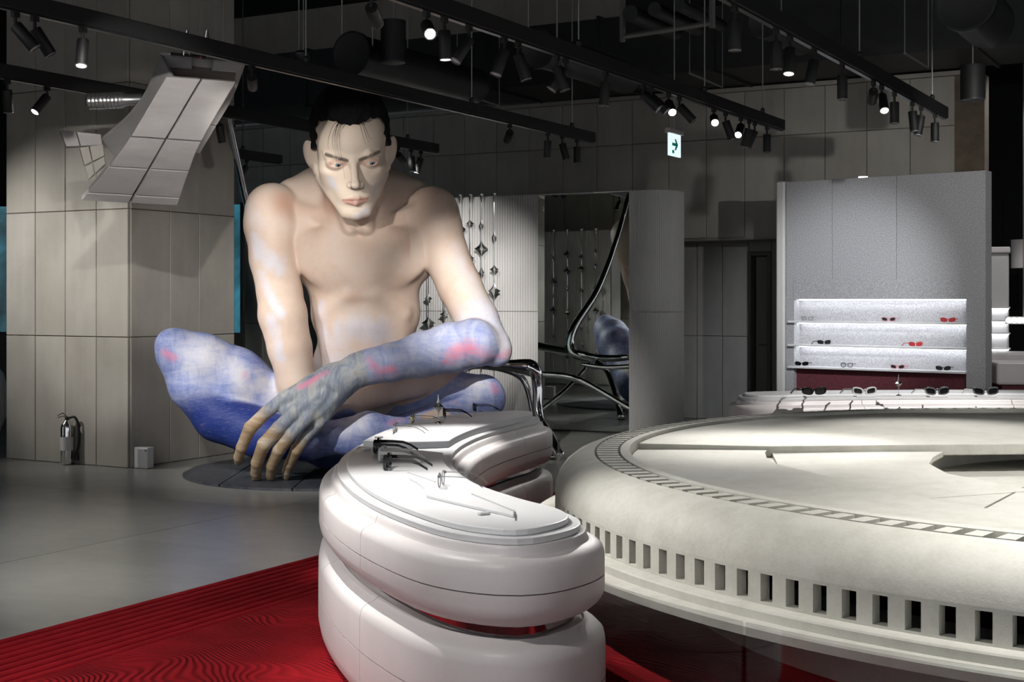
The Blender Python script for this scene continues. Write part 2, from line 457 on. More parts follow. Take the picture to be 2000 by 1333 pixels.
spot('B', 803, tilt=(0, -.15), label='unlit black spotlight near the ear, first of two')
spot('B', 822, tilt=(0, .35), label='unlit black spotlight near the ear, at the track end')
spot('E', 482, tilt=(-.4, .4), label='unlit tilted black spotlight left of the statue head')
spot('C', 833, aim=(0.4, 3.5, 0.8), lit=True, e=45, ang=40, label='brightest lit spotlight at the top, facing the viewer')
spot('C', 868, aim=(-.3, 8.0, .8), lit=True, e=270, ang=38, label='lit spotlight at the top right of the brightest one')
for px, tl, lb in ((916, (-.5, .3), 'unlit black spotlight tilted down right beside the top centre'), (985, (-.3, .2), 'unlit black spotlight, fifth along the centre track'), (1012, (.2, -.25), 'unlit thick black spotlight over the round duct'),
                   (1088, (.15, -.3), 'unlit black spotlight left of the violet tinted one'), (1105, (-.4, .5), 'black spotlight with a violet tinted lens'), (1183, (0, .1), 'unlit spotlight with a bright rim above the ear side'),
                   (1256, (.2, -.8), 'unlit spotlight tilted left, first of the close pair'), (1272, (.2, -.8), 'unlit spotlight tilted left, second of the close pair')):
    spot('C', px, tilt=tl, label=lb)
spot('C', 1306, aim=(1.6, 7.4, .7), lit=True, e=130, ang=44, label='round bright spotlight right above the exit sign')
spot('C', 1327, tilt=(.3, -.7), label='unlit spotlight tilted left right of the bright one above the exit sign')
spot('C', 1394, aim=(1.3, 6.2, .7), lit=True, e=140, ang=40, label='lit spotlight right of the exit sign, pointing down')
spot('C', 1417, tilt=(.2, -.3), label='unlit spotlight next to the lit one right of the exit sign')
spot('C', 1447, aim=P(1250, 880, 9.0), lit=True, e=90, ang=40, label='lit spotlight tilted left near the end of the exit sign track')
for px, tl, lb in ((1463, (0, .3), 'unlit spotlight third from the end of the exit sign track'), (1474, (-.1, .4), 'unlit spotlight second from the end of the exit sign track'), (1498, (0, 0), 'unlit spotlight at the end of the exit sign track')):
    spot('C', px, tilt=tl, label=lb)
spot('D', 1435, label='unlit spotlight, first at the top of the right track')
spot('D', 1516, label='unlit spotlight, second at the top of the right track')
spot('D', 1543, aim=P(1500, 900, 8.0), lit=True, e=140, ang=46, label='lit spotlight upper on the right track')
spot('D', 1590, tilt=(-.3, .1), label='unlit spotlight below the lit one on the right track')
spot('D', 1645, label='unlit spotlight hanging before the wall top on the right track')
spot('D', 1706, aim=P(1640, 590, 15.2), lit=True, e=360, ang=34, col_=(.93, .96, 1), label='bright spotlight, upper of the pair lighting the grey shelf wall', blend=.9)
spot('D', 1722, aim=P(1850, 860, 8.6), lit=True, e=170, ang=48, label='bright spotlight, lower of the pair before the grey shelf wall')
for px, tl, lb in ((1747, (0, 0), 'unlit spotlight right below the bright pair'), (1782, (0, -.1), 'unlit spotlight third from the end of the right track'), (1799, (-.1, .15), 'unlit spotlight second from the end of the right track'), (1826, (0, 0), 'unlit spotlight at the end of the right track')):
    spot('D', px, tilt=tl, label=lb)
# further along the tracks, outside the frame; some only added to brighten things
WARM = (1, .96, .90)
spot('C', b=4.2, aim=P(300, 290, 10.4), lit=True, e=330, ang=22, blend=.6, label='lit spotlight above the frame aimed at the hanging sculpture')
spot('H', b=8.2, aim=G(-82, 860, .6), lit=True, e=110, ang=40, label='unseen spotlight added left of the frame to brighten the white pod')  # added lamp, unseen, only there to brighten the pod
spot('H', b=7.4, aim=P(100, 560, 13.4), lit=True, e=190, ang=62, label='lit spotlight left of the frame aimed at the pillar')
spot('B', b=5.6, aim=P(250, 600, 13.3), lit=True, e=170, ang=30, blend=.6, label='lit spotlight above the frame aimed at the pillar')
spot('C', b=5.2, aim=P(600, 500, 12.2), lit=True, e=330, ang=20, col_=WARM, label='lit spotlight above the frame aimed at the statue shoulder')
spot('A', b=4.4, aim=TGT_FACE, lit=True, e=430, ang=13, col_=WARM, label='lit spotlight above the frame aimed at the statue face')
spot('C', b=6.1, aim=P(940, 590, 12.2), lit=True, e=900, ang=22, col_=(1, .97, .93), label='lit spotlight above the frame aimed at the statue elbow')
spot('A', b=5.0, aim=P(570, 790, 12.0), lit=True, e=420, ang=34, col_=(1, .97, .94), label='lit spotlight above the frame aimed at the statue hand')
spot('B', b=5.0, aim=P(400, 700, 12.2), lit=True, e=330, ang=30, col_=(1, .97, .94), label='lit spotlight above the frame aimed at the statue knee')
spot('B', b=3.6, aim=G(250, 1080), lit=True, e=200, ang=60, label='lit spotlight above the frame aimed at the floor')
spot('A', b=3.0, aim=(-1.25, 5.9, .0), lit=True, e=210, ang=44, label='lit spotlight above the frame aimed at the red carpet')
spot('C', b=4.6, aim=(-.2, 5.8, .8), lit=True, e=280, ang=50, label='lit spotlight above the frame aimed at the crescent counter')
spot('G', b=7.4, aim=(3.4, 7.2, .7), lit=True, e=160, ang=110, label='lit spotlight over the middle of the stone platform')
spot('G', b=4.6, aim=(2.6, 5.2, .6), lit=True, e=270, ang=85, label='lit spotlight over the near rim of the stone platform')
spot('D', b=1.9, aim=(0, 4.9, .6), lit=True, e=75, ang=60, label='unseen fill spotlight added above the frame for the near end of the crescent counter')  # fill light added to lift the shaded counter end
spot('G', b=9.4, aim=P(1800, 470, 14.6), lit=True, e=230, ang=46, label='lit spotlight right of the frame aimed at the grey shelf wall')
spot('G', b=11.0, aim=P(1750, 790, 11.6), lit=True, e=280, ang=60, label='lit spotlight over the far white counter')
# black cylinder pendants
def pendant(px, py, Y, w, h, label):
    c = P(px, py, Y); e = empty('cylinder_pendant', c, 0, label, 'pendant', 'black cylinder pendants')
    MB().lathe([(w, 0), (w, h)], 32).build('housing', M_BLACK, e, autosmooth=40)
    MB().lathe([(w * .98, 0), (w * .98, -.012), (w * .8, -.02)], 32).build('bottom_plate', M_DUCT, e, autosmooth=40)
    MB().tube([(0, 0, h), (0, 0, 5.9 - c.z)], .006, 6).build('rod', M_ROD, e)
pendant(768, 120, 12.6, .115, .37, 'black cylinder pendant speaker hanging above the statue head')
pendant(1900, 193, 12.4, .108, .30, 'black cylinder pendant speaker before the panelled wall at the right')
c = P(588, 112, 12.2); e = empty('ceiling_sensor', c, 0, 'small black round ceiling device on twin rods', 'sensor')
MB().lathe([(.0, -.06), (.05, -.05), (.09, .0), (.09, .03), (.03, .06)], 24).build('dome', M_DARKMETAL, e, autosmooth=40)
MB().lathe([(.0, -.075), (.03, -.068), (.04, -.05)], 16).build('glass_eye', M_CHROME, e, autosmooth=40)
for s in (-.02, .02): MB().tube([(s, 0, .05), (s, 0, 5.9 - c.z)], .006, 6).build('rod', M_ROD, e)
# exit sign
q = P(1317, 283, 13.0); e = empty('exit_sign', q, math.pi / 2 - TH, 'small lit white and green exit sign hanging from a rod', 'sign')
M_SIGN = flat('lit_sign_white', (.8, .85, .85), .4, emit=(.75, .9, .95), estr=1.0)
M_GREEN = flat('sign_green', (.0, .16, .10), .4, emit=(.0, .22, .13), estr=.35)
M_SIGNB = flat('sign_housing', (.45, .43, .42), .5)
MB().box(-.17, .17, -.03, .03, .10, .145).build('housing', M_SIGNB, e, bevel=.004)
MB().box(-.14, .14, -.010, .010, -.11, .10).build('panel', M_SIGN, e, bevel=.003)
for s in (-1, 1):
    mb = MB(); y = s * .0118
    pts = [(-.08, -.014), (.005, -.014), (-.02, -.052), (.015, -.052), (.065, .0), (.015, .052), (-.02, .052), (.005, .014), (-.08, .014)]
    for z0, z1 in ((0, 1),):
        n = len(mb.v); mb.v += [Vector((x, y, z)) for x, z in pts]; mb.f.append(tuple(range(n, n + len(pts))))
    n = len(mb.v); mb.v += [Vector((x, y, z)) for x, z in ((-.08, -.085), (-.03, -.085), (-.03, -.055), (-.08, -.055))]; mb.f.append(tuple(range(n, n + 4)))
    mb.build('arrow', M_GREEN, e)
MB().tube([(0, 0, .145), (0, 0, 5.9 - q.z)], .006, 6).build('rod', M_ROD, e)
# ================================================================ the giant seated figure
class Field:
    """signed distance field on a grid; parts are blended in with a soft minimum"""
    def __init__(self, lo, hi, vox):
        self.lo = np.array(lo, np.float32); self.vox = vox
        self.n = np.ceil((np.array(hi) - np.array(lo)) / vox).astype(int) + 1
        self.D = np.full(self.n, 1.0, np.float32)
        self.ax = [self.lo[i] + vox * np.arange(self.n[i], dtype=np.float32) for i in range(3)]
    def win(self, lo, hi):
        s = []
        for i in range(3):
            a = int(max(0, math.floor((lo[i] - self.lo[i]) / self.vox))); b = int(min(self.n[i], math.ceil((hi[i] - self.lo[i]) / self.vox) + 1))
            if b <= a: return None
            s.append(slice(a, b))
        return tuple(s)
    def pts(self, s):
        return (self.ax[0][s[0]][:, None, None], self.ax[1][s[1]][None, :, None], self.ax[2][s[2]][None, None, :])
    def put(self, s, d, k, op):
        A = self.D[s]
        if op == 'add':
            h = np.clip(.5 + .5 * (A - d) / k, 0, 1); self.D[s] = A + (d - A) * h - k * h * (1 - h)
        else:                                       # carve d away
            d = -d
            h = np.clip(.5 - .5 * (A - d) / k, 0, 1); self.D[s] = A + (d - A) * h + k * h * (1 - h)
    def cone(self, a, ra, b, rb, k=.05, op='add'):
        a = np.array(a, np.float32); b = np.array(b, np.float32); m = max(ra, rb) + 2 * k + .06
        s = self.win(np.minimum(a, b) - m, np.maximum(a, b) + m)
        if s is None: return
        x, y, z = self.pts(s); ab = b - a; L = float(ab @ ab) + 1e-9
        t = np.clip(((x - a[0]) * ab[0] + (y - a[1]) * ab[1] + (z - a[2]) * ab[2]) / L, 0, 1)
        d = np.sqrt((x - a[0] - t * ab[0]) ** 2 + (y - a[1] - t * ab[1]) ** 2 + (z - a[2] - t * ab[2]) ** 2) - (ra + (rb - ra) * t)
        self.put(s, d, k, op)
    def chain(self, pts, k=.05, op='add'):
        for (a, ra), (b, rb) in zip(pts[:-1], pts[1:]): self.cone(a, ra, b, rb, k, op)
    def ell(self, c, r, k=.05, op='add', R=None):
        c = np.array(c, np.float32); r = np.array(r, np.float32)
        Rm = np.eye(3, dtype=np.float32) if R is None else np.array(R, np.float32)
        m = (np.abs(Rm) @ r) + 2 * k + .06
        s = self.win(c - m, c + m)
        if s is None: return
        x, y, z = self.pts(s); x = x - c[0]; y = y - c[1]; z = z - c[2]
        q = [(Rm[0, i] * x + Rm[1, i] * y + Rm[2, i] * z) for i in range(3)]
        k0 = np.sqrt((q[0] / r[0]) ** 2 + (q[1] / r[1]) ** 2 + (q[2] / r[2]) ** 2)
        k1 = np.sqrt((q[0] / r[0] ** 2) ** 2 + (q[1] / r[1] ** 2) ** 2 + (q[2] / r[2] ** 2) ** 2) + 1e-6
        d = k0 * (k0 - 1) / k1
        self.put(s, d.astype(np.float32), k, op)
    def polys(self):
        import openvdb
        w = 3 * self.vox
        g = openvdb.FloatGrid(background=w)
        g.copyFromArray(np.clip(self.D, -w, w))
        p, q = g.convertToQuads(0.0)
        return p.astype(np.float32) * self.vox + self.lo, q[:, ::-1]
def np_mesh(name, v, q):
    me = bpy.data.meshes.new(name)
    me.vertices.add(len(v)); me.vertices.foreach_set('co', np.ascontiguousarray(v, np.float32).ravel())
    k = q.shape[1]
    me.loops.add(q.size); me.loops.foreach_set('vertex_index', np.ascontiguousarray(q, np.int32).ravel())
    me.polygons.add(len(q)); me.polygons.foreach_set('loop_start', np.arange(0, q.size, k, dtype=np.int32))
    me.polygons.foreach_set('use_smooth', np.ones(len(q), bool))
    me.update(calc_edges=True)
    return me

# ---- head frame
HH = 1.10                                             # head height, chin to crown
HC = P(686, 300, 12.12)                               # between the eyes, inside the head
HR = Matrix.Rotation(math.radians(9), 3, 'Z') @ Matrix.Rotation(math.radians(-4), 3, 'Y') @ Matrix.Rotation(math.radians(20), 3, 'X')
HRn = np.array(HR, np.float32)
def hp(x, y, z): return HC + HR @ (Vector((x, y, z)) * HH)
class HeadF:
    """same calls in head units"""
    def __init__(self, f): self.f = f
    def cone(self, a, ra, b, rb, k=.03, op='add'): self.f.cone(hp(*a), ra * HH, hp(*b), rb * HH, k * HH, op)
    def ell(self, c, r, k=.03, op='add', R=None):
        Rm = HR if R is None else HR @ R
        self.f.ell(hp(*c), [q * HH for q in r], k * HH, op, Rm)
def head_shape(h):
    h.ell((0, .06, .17), (.295, .37, .33), .02)                       # skull
    h.ell((0, -.09, .15), (.255, .195, .23), .06)                     # forehead
    h.ell((0, -.07, -.09), (.268, .215, .27), .06)                    # middle of the face
    for s in (-1, 1):
        h.cone((s * .240, .06, -.19), .055, (s * .070, -.205, -.415), .060, .08)   # jaw
        h.ell((s * .185, -.135, -.085), (.07, .10, .05), .05)         # cheekbone
    h.ell((0, -.195, -.27), (.135, .10, .12), .06)                      # mouth mound
    h.ell((0, -.235, -.425), (.065, .06, .055), .04)                  # chin
    for s in (-1, 1):
        h.ell((s * .133, -.325, -.012), (.080, .060, .040), .045, 'cut')   # eye socket
    for s in (-1, 1):
        h.cone((s * .035, -.272, .026), .026, (s * .12, -.270, .050), .030, .035)
        h.cone((s * .12, -.270, .052), .030, (s * .205, -.205, .050), .022, .035)
    h.cone((0, -.27, .04), .030, (0, -.325, -.07), .026, .03)         # nose
    h.cone((0, -.325, -.07), .026, (0, -.385, -.150), .033, .018)
    h.ell((0, -.388, -.152), (.036, .034, .030), .015)
    for s in (-1, 1):
        h.ell((s * .042, -.335, -.165), (.028, .042, .026), .015)
        h.ell((s * .020, -.372, -.188), (.011, .020, .012), .008, 'cut')
    h.cone((0, -.325, -.20), .008, (0, -.318, -.262), .010, .02, 'cut')      # philtrum
    for s in (-1, 1):                                                 # lids
        h.ell((s * .133, -.222, -.008), (.082, .074, .062), .014)
    for s in (-1, 1):
        h.ell((s * .133, -.315, -.016), (.058, .075, .0130), .004, 'cut', Matrix.Rotation(-s * math.radians(7), 3, 'Y'))
        h.cone((s * .08, -.285, .014), .004, (s * .13, -.298, .022), .005, .010, 'cut')    # lid crease
        h.cone((s * .13, -.298, .022), .005, (s * .195, -.255, .014), .003, .010, 'cut')
    for s in (-1, 1):                                                 # lips
        h.cone((s * .092, -.258, -.306), .008, (s * .022, -.302, -.287), .017, .014)
        h.cone((s * .075, -.266, -.317), .010, (0, -.300, -.326), .022, .016)
    h.cone((-.022, -.302, -.287), .016, (.022, -.302, -.287), .016, .010)
    for s in (-1, 1):
        h.cone((s * .10, -.262, -.311), .006, (0, -.333, -.304), .006, .008, 'cut')
    h.ell((0, -.300, -.372), (.060, .030, .018), .03, 'cut')          # below the lip
    for s in (-1, 1):                                                 # ears
        R = Matrix.Rotation(s * math.radians(-42), 3, 'Z') @ Matrix.Rotation(s * math.radians(10), 3, 'Y')
        h.ell((s * .318, .055, -.010), (.024, .080, .128), .03, 'add', R)
        h.cone((s * .255, .05, -.10), .040, (s * .275, .07, .06), .040, .03)
        h.ell((s * .290, .030, -.120), (.024, .035, .045), .02)
        h.ell((s * .330, .000, .010), (.020, .046, .085), .014, 'cut', R)

lo = (-3.40, 11.28, .029); hi = (0.10, 13.75, 3.20)
fld = Field(lo, hi, .0085)
def seq(*rows, dk=.06): fld.chain([(P(px, py, Y), r) for px, py, Y, r in rows], dk)
# trunk
fld.ell(P(716, 835, 13.00), (.56, .42, .33), .12)
fld.ell(P(715, 715, 12.86), (.500, .34, .42), .15)
fld.ell(P(714, 610, 12.76), (.505, .35, .42), .15)
fld.ell(P(708, 520, 12.72), (.575, .40, .44), .14)
fld.ell(P(698, 425, 12.90), (.70, .42, .36), .12)
fld.ell(P(686, 380, 13.00), (.60, .38, .33), .12)                     # upper back
for s, cx in ((-1, 640), (1, 772)):                                   # breast, collar bones, armpit
    fld.ell(P(cx, 500, 12.45), (.29, .125, .25), .12)
    fld.cone(P(704 + s * 16, 442, 12.44), .035, P(704 + s * 125, 405, 12.56), .04, .10)
    fld.ell(P(704 + s * 60, 416, 12.36), (.15, .08, .05), .09, 'cut')
    fld.ell(P(704 + s * 118, 470, 12.70), (.20, .26, .34), .12)
fld.cone(P(706, 445, 12.28), .03, P(706, 560, 12.26), .025, .09, 'cut')        # breast bone
fld.ell(P(668, 665, 12.60), (.17, .10, .26), .14)                     # belly
fld.ell(P(752, 665, 12.60), (.17, .10, .26), .14)
fld.cone(P(709, 600, 12.36), .02, P(709, 700, 12.42), .02, .07, 'cut')
fld.cone(P(680, 578, 12.46), .05, P(636, 612, 12.55), .05, .10)       # lower edge of the ribs
fld.cone(P(738, 578, 12.46), .05, P(786, 612, 12.55), .05, .10)
fld.ell(P(709, 612, 12.36), (.20, .06, .09), .09, 'cut')
# neck and shoulders
fld.cone(P(694, 410, 12.62), .285, hp(0, .16, -.12), .24, .08)
fld.cone(P(690, 372, 12.82), .27, P(575, 388, 12.80), .19, .10)
fld.cone(P(688, 372, 12.82), .27, P(805, 388, 12.85), .19, .10)
for s in (-1, 1): fld.cone(hp(s * .17, .10, -.22), .055, P(700 + s * 16, 446, 12.36), .05, .07)
# the arm that hangs, its forearm crossing under the other
seq((533, 410, 12.62, .245), (531, 445, 12.55, .238), (534, 505, 12.48, .212), (546, 570, 12.44, .200), (552, 615, 12.42, .215), (566, 680, 12.42, .195), (580, 750, 12.40, .165), (600, 800, 12.38, .15), dk=.035)
fld.ell(P(520, 425, 12.52), (.18, .2, .26), .08)
fld.chain([(P(600, 800, 12.38), .15), (P(680, 785, 12.35), .15), (P(770, 755, 12.40), .13), (P(870, 738, 12.52), .15)], .05)
# the arm that rests on the knee
seq((845, 414, 12.70, .235), (854, 450, 12.62, .225), (866, 490, 12.56, .210), (898, 560, 12.45, .196), (930, 625, 12.32, .195), (958, 672, 12.20, .165), dk=.04)
fld.ell(P(855, 428, 12.60), (.17, .19, .25), .08)
seq((962, 680, 12.18, .155), (925, 671, 12.04, .205), (880, 680, 11.94, .21), (825, 693, 11.85, .188), (760, 709, 11.77, .156), (700, 720, 11.72, .130), dk=.05)
fld.ell(P(975, 690, 12.18), (.10, .12, .11), .06)
# hand
HY = 11.69
WR = P(690, 722, HY)
mcp = [P(556, 778, 11.70), P(577, 806, 11.63), P(598, 820, 11.63), P(622, 828, 11.70)]
for q, r0, r1 in zip(mcp, (.115, .120, .115, .105), (.058, .062, .060, .054)):
    a = WR.lerp(q, .30)
    fld.cone(a, r0, q, r1, .045)
fld.ell(P(622, 772, 11.73), (.18, .08, .18), .05)
fld.ell(P(562, 798, 11.70), (.085, .05, .07), .05)
fld.cone(P(725, 716, 11.73), .14, P(650, 745, 11.70), .135, .06)
fing = [[(556, 778, 11.70, .060), (522, 804, 11.70, .054), (489, 836, 11.74, .056), (472, 874, 11.86, .047), (466, 893, 11.96, .042), (465, 902, 12.02, .034)],
        [(577, 806, 11.63, .064), (545, 836, 11.66, .058), (516, 868, 11.72, .059), (502, 904, 11.86, .051), (500, 924, 11.97, .046), (501, 936, 12.03, .037)],
        [(598, 820, 11.63, .062), (571, 846, 11.67, .055), (545, 878, 11.75, .056), (531, 909, 11.88, .048), (529, 926, 11.98, .044), (529, 937, 12.03, .036)],
        [(622, 828, 11.70, .056), (600, 850, 11.74, .050), (579, 879, 11.80, .051), (565, 907, 11.92, .044), (560, 921, 11.99, .040), (559, 932, 12.04, .032)]]
hand_k = .012
for fg in fing: fld.chain([(P(a, b, c), r) for a, b, c, r in fg], hand_k)
fld.chain([(P(640, 770, 11.85), .10), (P(590, 795, 12.05), .075), (P(565, 835, 12.15), .055), (P(556, 858, 12.2), .04)], .04)   # thumb, behind
for q0, q1 in ((mcp[0], mcp[1]), (mcp[1], mcp[2]), (mcp[2], mcp[3])):            # dips between the tendons
    mid = (q0 + q1) / 2
    fld.cone(mid.lerp(WR, .10) + Vector((0, -.10, 0)), .02, mid.lerp(WR, .55) + Vector((0, -.13, 0)), .015, .05, 'cut')
for q in mcp: fld.ell(q + Vector((.010, -.030, .018)), (.045, .035, .045), .03)
# legs
seq((655, 850, 12.95, .34), (545, 806, 12.70, .29), (455, 743, 12.50, .285), (392, 708, 12.38, .245), (352, 690, 12.32, .205), dk=.10)
seq((352, 694, 12.32, .20), (378, 752, 12.33, .215), (430, 812, 12.35, .232), (510, 850, 12.30, .205), (600, 862, 12.18, .165), (680, 850, 12.08, .145), dk=.05)
seq((680, 850, 12.02, .145), (720, 838, 12.03, .145), (790, 845, 12.10, .12), (842, 838, 12.16, .085), dk=.05)
fld.ell(P(700, 870, 12.05), (.22, .14, .10), .06)
fld.ell(P(335, 670, 12.28), (.13, .14, .12), .08)
seq((765, 850, 12.95, .32), (820, 818, 12.75, .29), (905, 782, 12.50, .225), (942, 776, 12.38, .205), dk=.08)
seq((940, 784, 12.36, .20), (880, 825, 12.32, .20), (800, 850, 12.38, .19), (720, 862, 12.45, .15), (640, 870, 12.5, .12), dk=.05)
# head
head_shape(HeadF(fld))
bv, bq = fld.polys()

# ---- paint masks on the body's vertices, some shade coloured in with them
def seg_d(v, a, b):
    a = np.array(a); b = np.array(b); ab = b - a
    t = np.clip(((v - a) @ ab) / (ab @ ab), 0, 1)
    return np.linalg.norm(v - a - t[:, None] * ab, axis=1), t
def poly_d(v, pts):
    best = None; bt = None
    for i in range(len(pts) - 1):
        d, t = seg_d(v, pts[i], pts[i + 1])
        if best is None: best, bt = d, (i + t) / (len(pts) - 1)
        else:
            m = d < best; best = np.where(m, d, best); bt = np.where(m, (i + t) / (len(pts) - 1), bt)
    return best, bt
def sstep(x, a, b):
    t = np.clip((x - a) / (b - a), 0, 1); return t * t * (3 - 2 * t)
def blob(v, px, py, Y, r, soft=.6):
    return 1 - sstep(np.linalg.norm(v - np.array(P(px, py, Y)), axis=1), r * (1 - soft), r)
def stroke(v, pts, w, soft=.5):
    d, _ = poly_d(v, [np.array(P(*p)) for p in pts]); return 1 - sstep(d, w * (1 - soft), w)
PP = lambda rows: [np.array(P(*r)) for r in rows]
dl1, _ = poly_d(bv, PP([(655, 850, 12.95), (455, 742, 12.5), (352, 690, 12.32)]))
dl2, tl2 = poly_d(bv, PP([(352, 694, 12.32), (430, 812, 12.35), (600, 862, 12.18), (700, 850, 12.05), (842, 838, 12.16)]))
dl3, _ = poly_d(bv, PP([(765, 850, 12.95), (905, 782, 12.5), (942, 776, 12.38), (800, 850, 12.38), (640, 870, 12.5)]))
dar, tar = poly_d(bv, PP([(848, 414, 12.7), (898, 560, 12.45), (958, 672, 12.2)]))
dfr, tfr = poly_d(bv, PP([(958, 678, 12.19), (880, 680, 11.94), (760, 709, 11.77), (700, 720, 11.72)]))
dhd, _ = poly_d(bv, PP([(690, 722, 11.72), (600, 800, 11.75)]))
dfg = np.min([poly_d(bv, PP([r[:3] for r in fg]))[0] for fg in fing], axis=0)
dal, tal = poly_d(bv, PP([(533, 410, 12.62), (546, 570, 12.44), (600, 800, 12.38)]))
dbd, _ = poly_d(bv, PP([(600, 800, 12.38), (770, 755, 12.4), (870, 738, 12.52)]))
dtr, _ = poly_d(bv, PP([(716, 740, 12.9), (710, 480, 12.75)]))
D = np.stack([dl1 - .27, dl2 - .19, dl3 - .22, dar - .20, dfr - .18, dhd - .12, dfg - .06, dal - .19, dbd - .14, dtr - .42], 1)
lab = D.argmin(1)
blue = np.zeros(len(bv)); deep_blue_shade = np.zeros(len(bv)); grey = np.zeros(len(bv)); white = np.zeros(len(bv))
leg = (lab <= 2)
Dleg = D[:, :3].min(1); Doth = D[:, 3:].min(1)
blue = sstep(Doth - Dleg, -.02, .02)
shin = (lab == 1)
under = sstep((dl1 - .27) - (dl2 - .19), .02, .10) * sstep(tl2, .10, .22) * (1 - sstep(tl2, .46, .60))  # shin below the thigh: dark blue paint and its shade coloured together
deep_blue_shade[leg] = under[leg]
deep_blue_shade[leg] = np.maximum(deep_blue_shade[leg], .45 * (1 - sstep(bv[leg, 2], .15, .5)))
blue[shin] = (blue * (1 - .8 * sstep(tl2, .94, .99)))[shin]
blue[lab == 3] = np.maximum(blue, sstep(tar, .50, .95) * .70)[lab == 3]
blue[lab == 4] = .85
grey[lab == 5] = .9
grey[lab == 4] = (sstep(tfr, .86, 1.0))[lab == 4]
kn = np.min([np.linalg.norm(bv - np.array(q), axis=1) for q in mcp], axis=0)
grey[lab == 6] = (1 - sstep(kn, .10, .34))[lab == 6] * .8
low = (lab == 9) & (bv[:, 2] < 1.30)
white = np.maximum.reduce([stroke(bv, [(660, 660, 12.4), (700, 640, 12.36), (735, 650, 12.4)], .24, .9), stroke(bv, [(625, 600, 12.5), (632, 690, 12.5)], .14, .9) * .7,
    stroke(bv, [(492, 470, 12.3), (515, 500, 12.28), (545, 520, 12.27)], .15, .95), stroke(bv, [(505, 535, 12.25), (522, 570, 12.22), (548, 610, 12.2)], .10, .9), stroke(bv, [(528, 625, 12.2), (535, 660, 12.2), (545, 700, 12.22)], .10, .9),
    stroke(bv, [(590, 480, 12.25), (650, 500, 12.2)], .16, 1) * .5, stroke(bv, [(595, 520, 12.2), (665, 530, 12.2)], .08, 1) * .7,
    stroke(bv, [(690, 565, 12.2), (770, 535, 12.2)], .16, 1) * .5, stroke(bv, [(795, 560, 12.25), (820, 545, 12.3)], .07, .9) * .9, stroke(bv, [(775, 645, 12.4), (810, 612, 12.4)], .07, .9) * .9,
    stroke(bv, [(700, 480, 12.2), (650, 450, 12.3)], .14, 1) * .4, stroke(bv, [(480, 400, 12.4), (510, 440, 12.35)], .16, 1) * .6,
    stroke(bv, [(905, 480, 12.3), (930, 550, 12.2), (965, 630, 12.1)], .20, 1)])
white[lab == 9] = np.maximum(white, .8 * (1 - sstep(bv[:, 2], .95, 1.35)))[lab == 9]
white *= (lab >= 3)
def pst(v, pts, w, soft=1.0): return stroke(v, pts, w * 1.75, 1.0)
pink = np.maximum.reduce([pst(bv, [(355, 656, 12.1), (372, 652, 12.15)], .055), pst(bv, [(318, 690, 12.1), (335, 700, 12.08)], .06), pst(bv, [(483, 735, 12.2), (505, 755, 12.2)], .06),
    pst(bv, [(885, 690, 11.75), (912, 680, 11.8), (945, 688, 11.95)], .09, .8), pst(bv, [(870, 705, 11.75), (990, 690, 12.1)], .05, .8), pst(bv, [(736, 725, 11.63), (765, 722, 11.63)], .06, .6), pst(bv, [(722, 705, 11.62), (730, 715, 11.6)], .05),
    pst(bv, [(585, 755, 11.62), (640, 730, 11.6)], .038, .5), pst(bv, [(651, 770, 11.65), (668, 740, 11.6)], .032, .5), pst(bv, [(620, 840, 11.75), (655, 800, 11.72), (672, 765, 11.68)], .05, .7),
    blob(bv, 885, 778, 12.15, .07), pst(bv, [(968, 745, 12.2), (972, 760, 12.2)], .06), pst(bv, [(765, 822, 11.95), (785, 815, 12.0)], .05)])
flush = np.maximum.reduce([stroke(bv, [(560, 395, 12.4), (640, 400, 12.3)], .22, .9), stroke(bv, [(770, 430, 12.3), (840, 400, 12.4)], .22, .9), blob(bv, 815, 480, 12.4, .2, .9), stroke(bv, [(600, 575, 12.3), (690, 575, 12.2)], .10, .9), stroke(bv, [(740, 585, 12.3), (800, 600, 12.3)], .12, .9), blob(bv, 690, 590, 12.3, .16, .9)]) * (lab >= 7)
hv = (bv - np.array(HC)) @ HRn / HH                                     # vertices in head units
face = (np.abs(hv[:, 0]) < .36) & (hv[:, 1] < .5) & (hv[:, 2] > -.52)
inhead = face & (hv[:, 2] > -.50 + .75 * np.clip(hv[:, 1] + .25, 0, 1)) & (hv[:, 1] < .16)
pale = inhead * 1.0
def hstroke(pts, w, soft=.5):
    d, _ = poly_d(hv, [np.array(p) for p in pts]); return 1 - sstep(d, w * (1 - soft), w)
brow = np.zeros(len(bv)); lips = np.zeros(len(bv)); lid = np.zeros(len(bv))
for s in (-1, 1):
    brow = np.maximum(brow, hstroke([(s * .050, -.297, .022), (s * .13, -.296, .052), (s * .205, -.228, .060)], .020, .5))
    lips = np.maximum.reduce([lips, hstroke([(s * .092, -.258, -.306), (s * .022, -.312, -.289), (0, -.312, -.292)], .018, .5), hstroke([(s * .07, -.270, -.316), (0, -.316, -.324)], .021, .5)])
    lid = np.maximum(lid, 1 - sstep(np.abs(np.linalg.norm((hv - np.array((s * .133, -.29, -.012))) / np.array((1, 1.2, .42)), axis=1) - .062), .008, .030))
brow *= inhead; lips *= inhead; lid *= inhead
cheek = np.maximum(hstroke([(-.18, -.22, -.13), (-.15, -.22, -.2)], .06, .8), hstroke([(.20, -.17, -.10), (.15, -.2, -.28)], .05, .8)) * inhead
cheek = np.maximum(cheek, hstroke([(0, -.29, -.44), (.08, -.25, -.4)], .05, .7) * inhead * .7)
headm = inhead
for a in (blue, grey, pink, flush): a[headm] = 0
white[headm] = cheek[headm] * .9


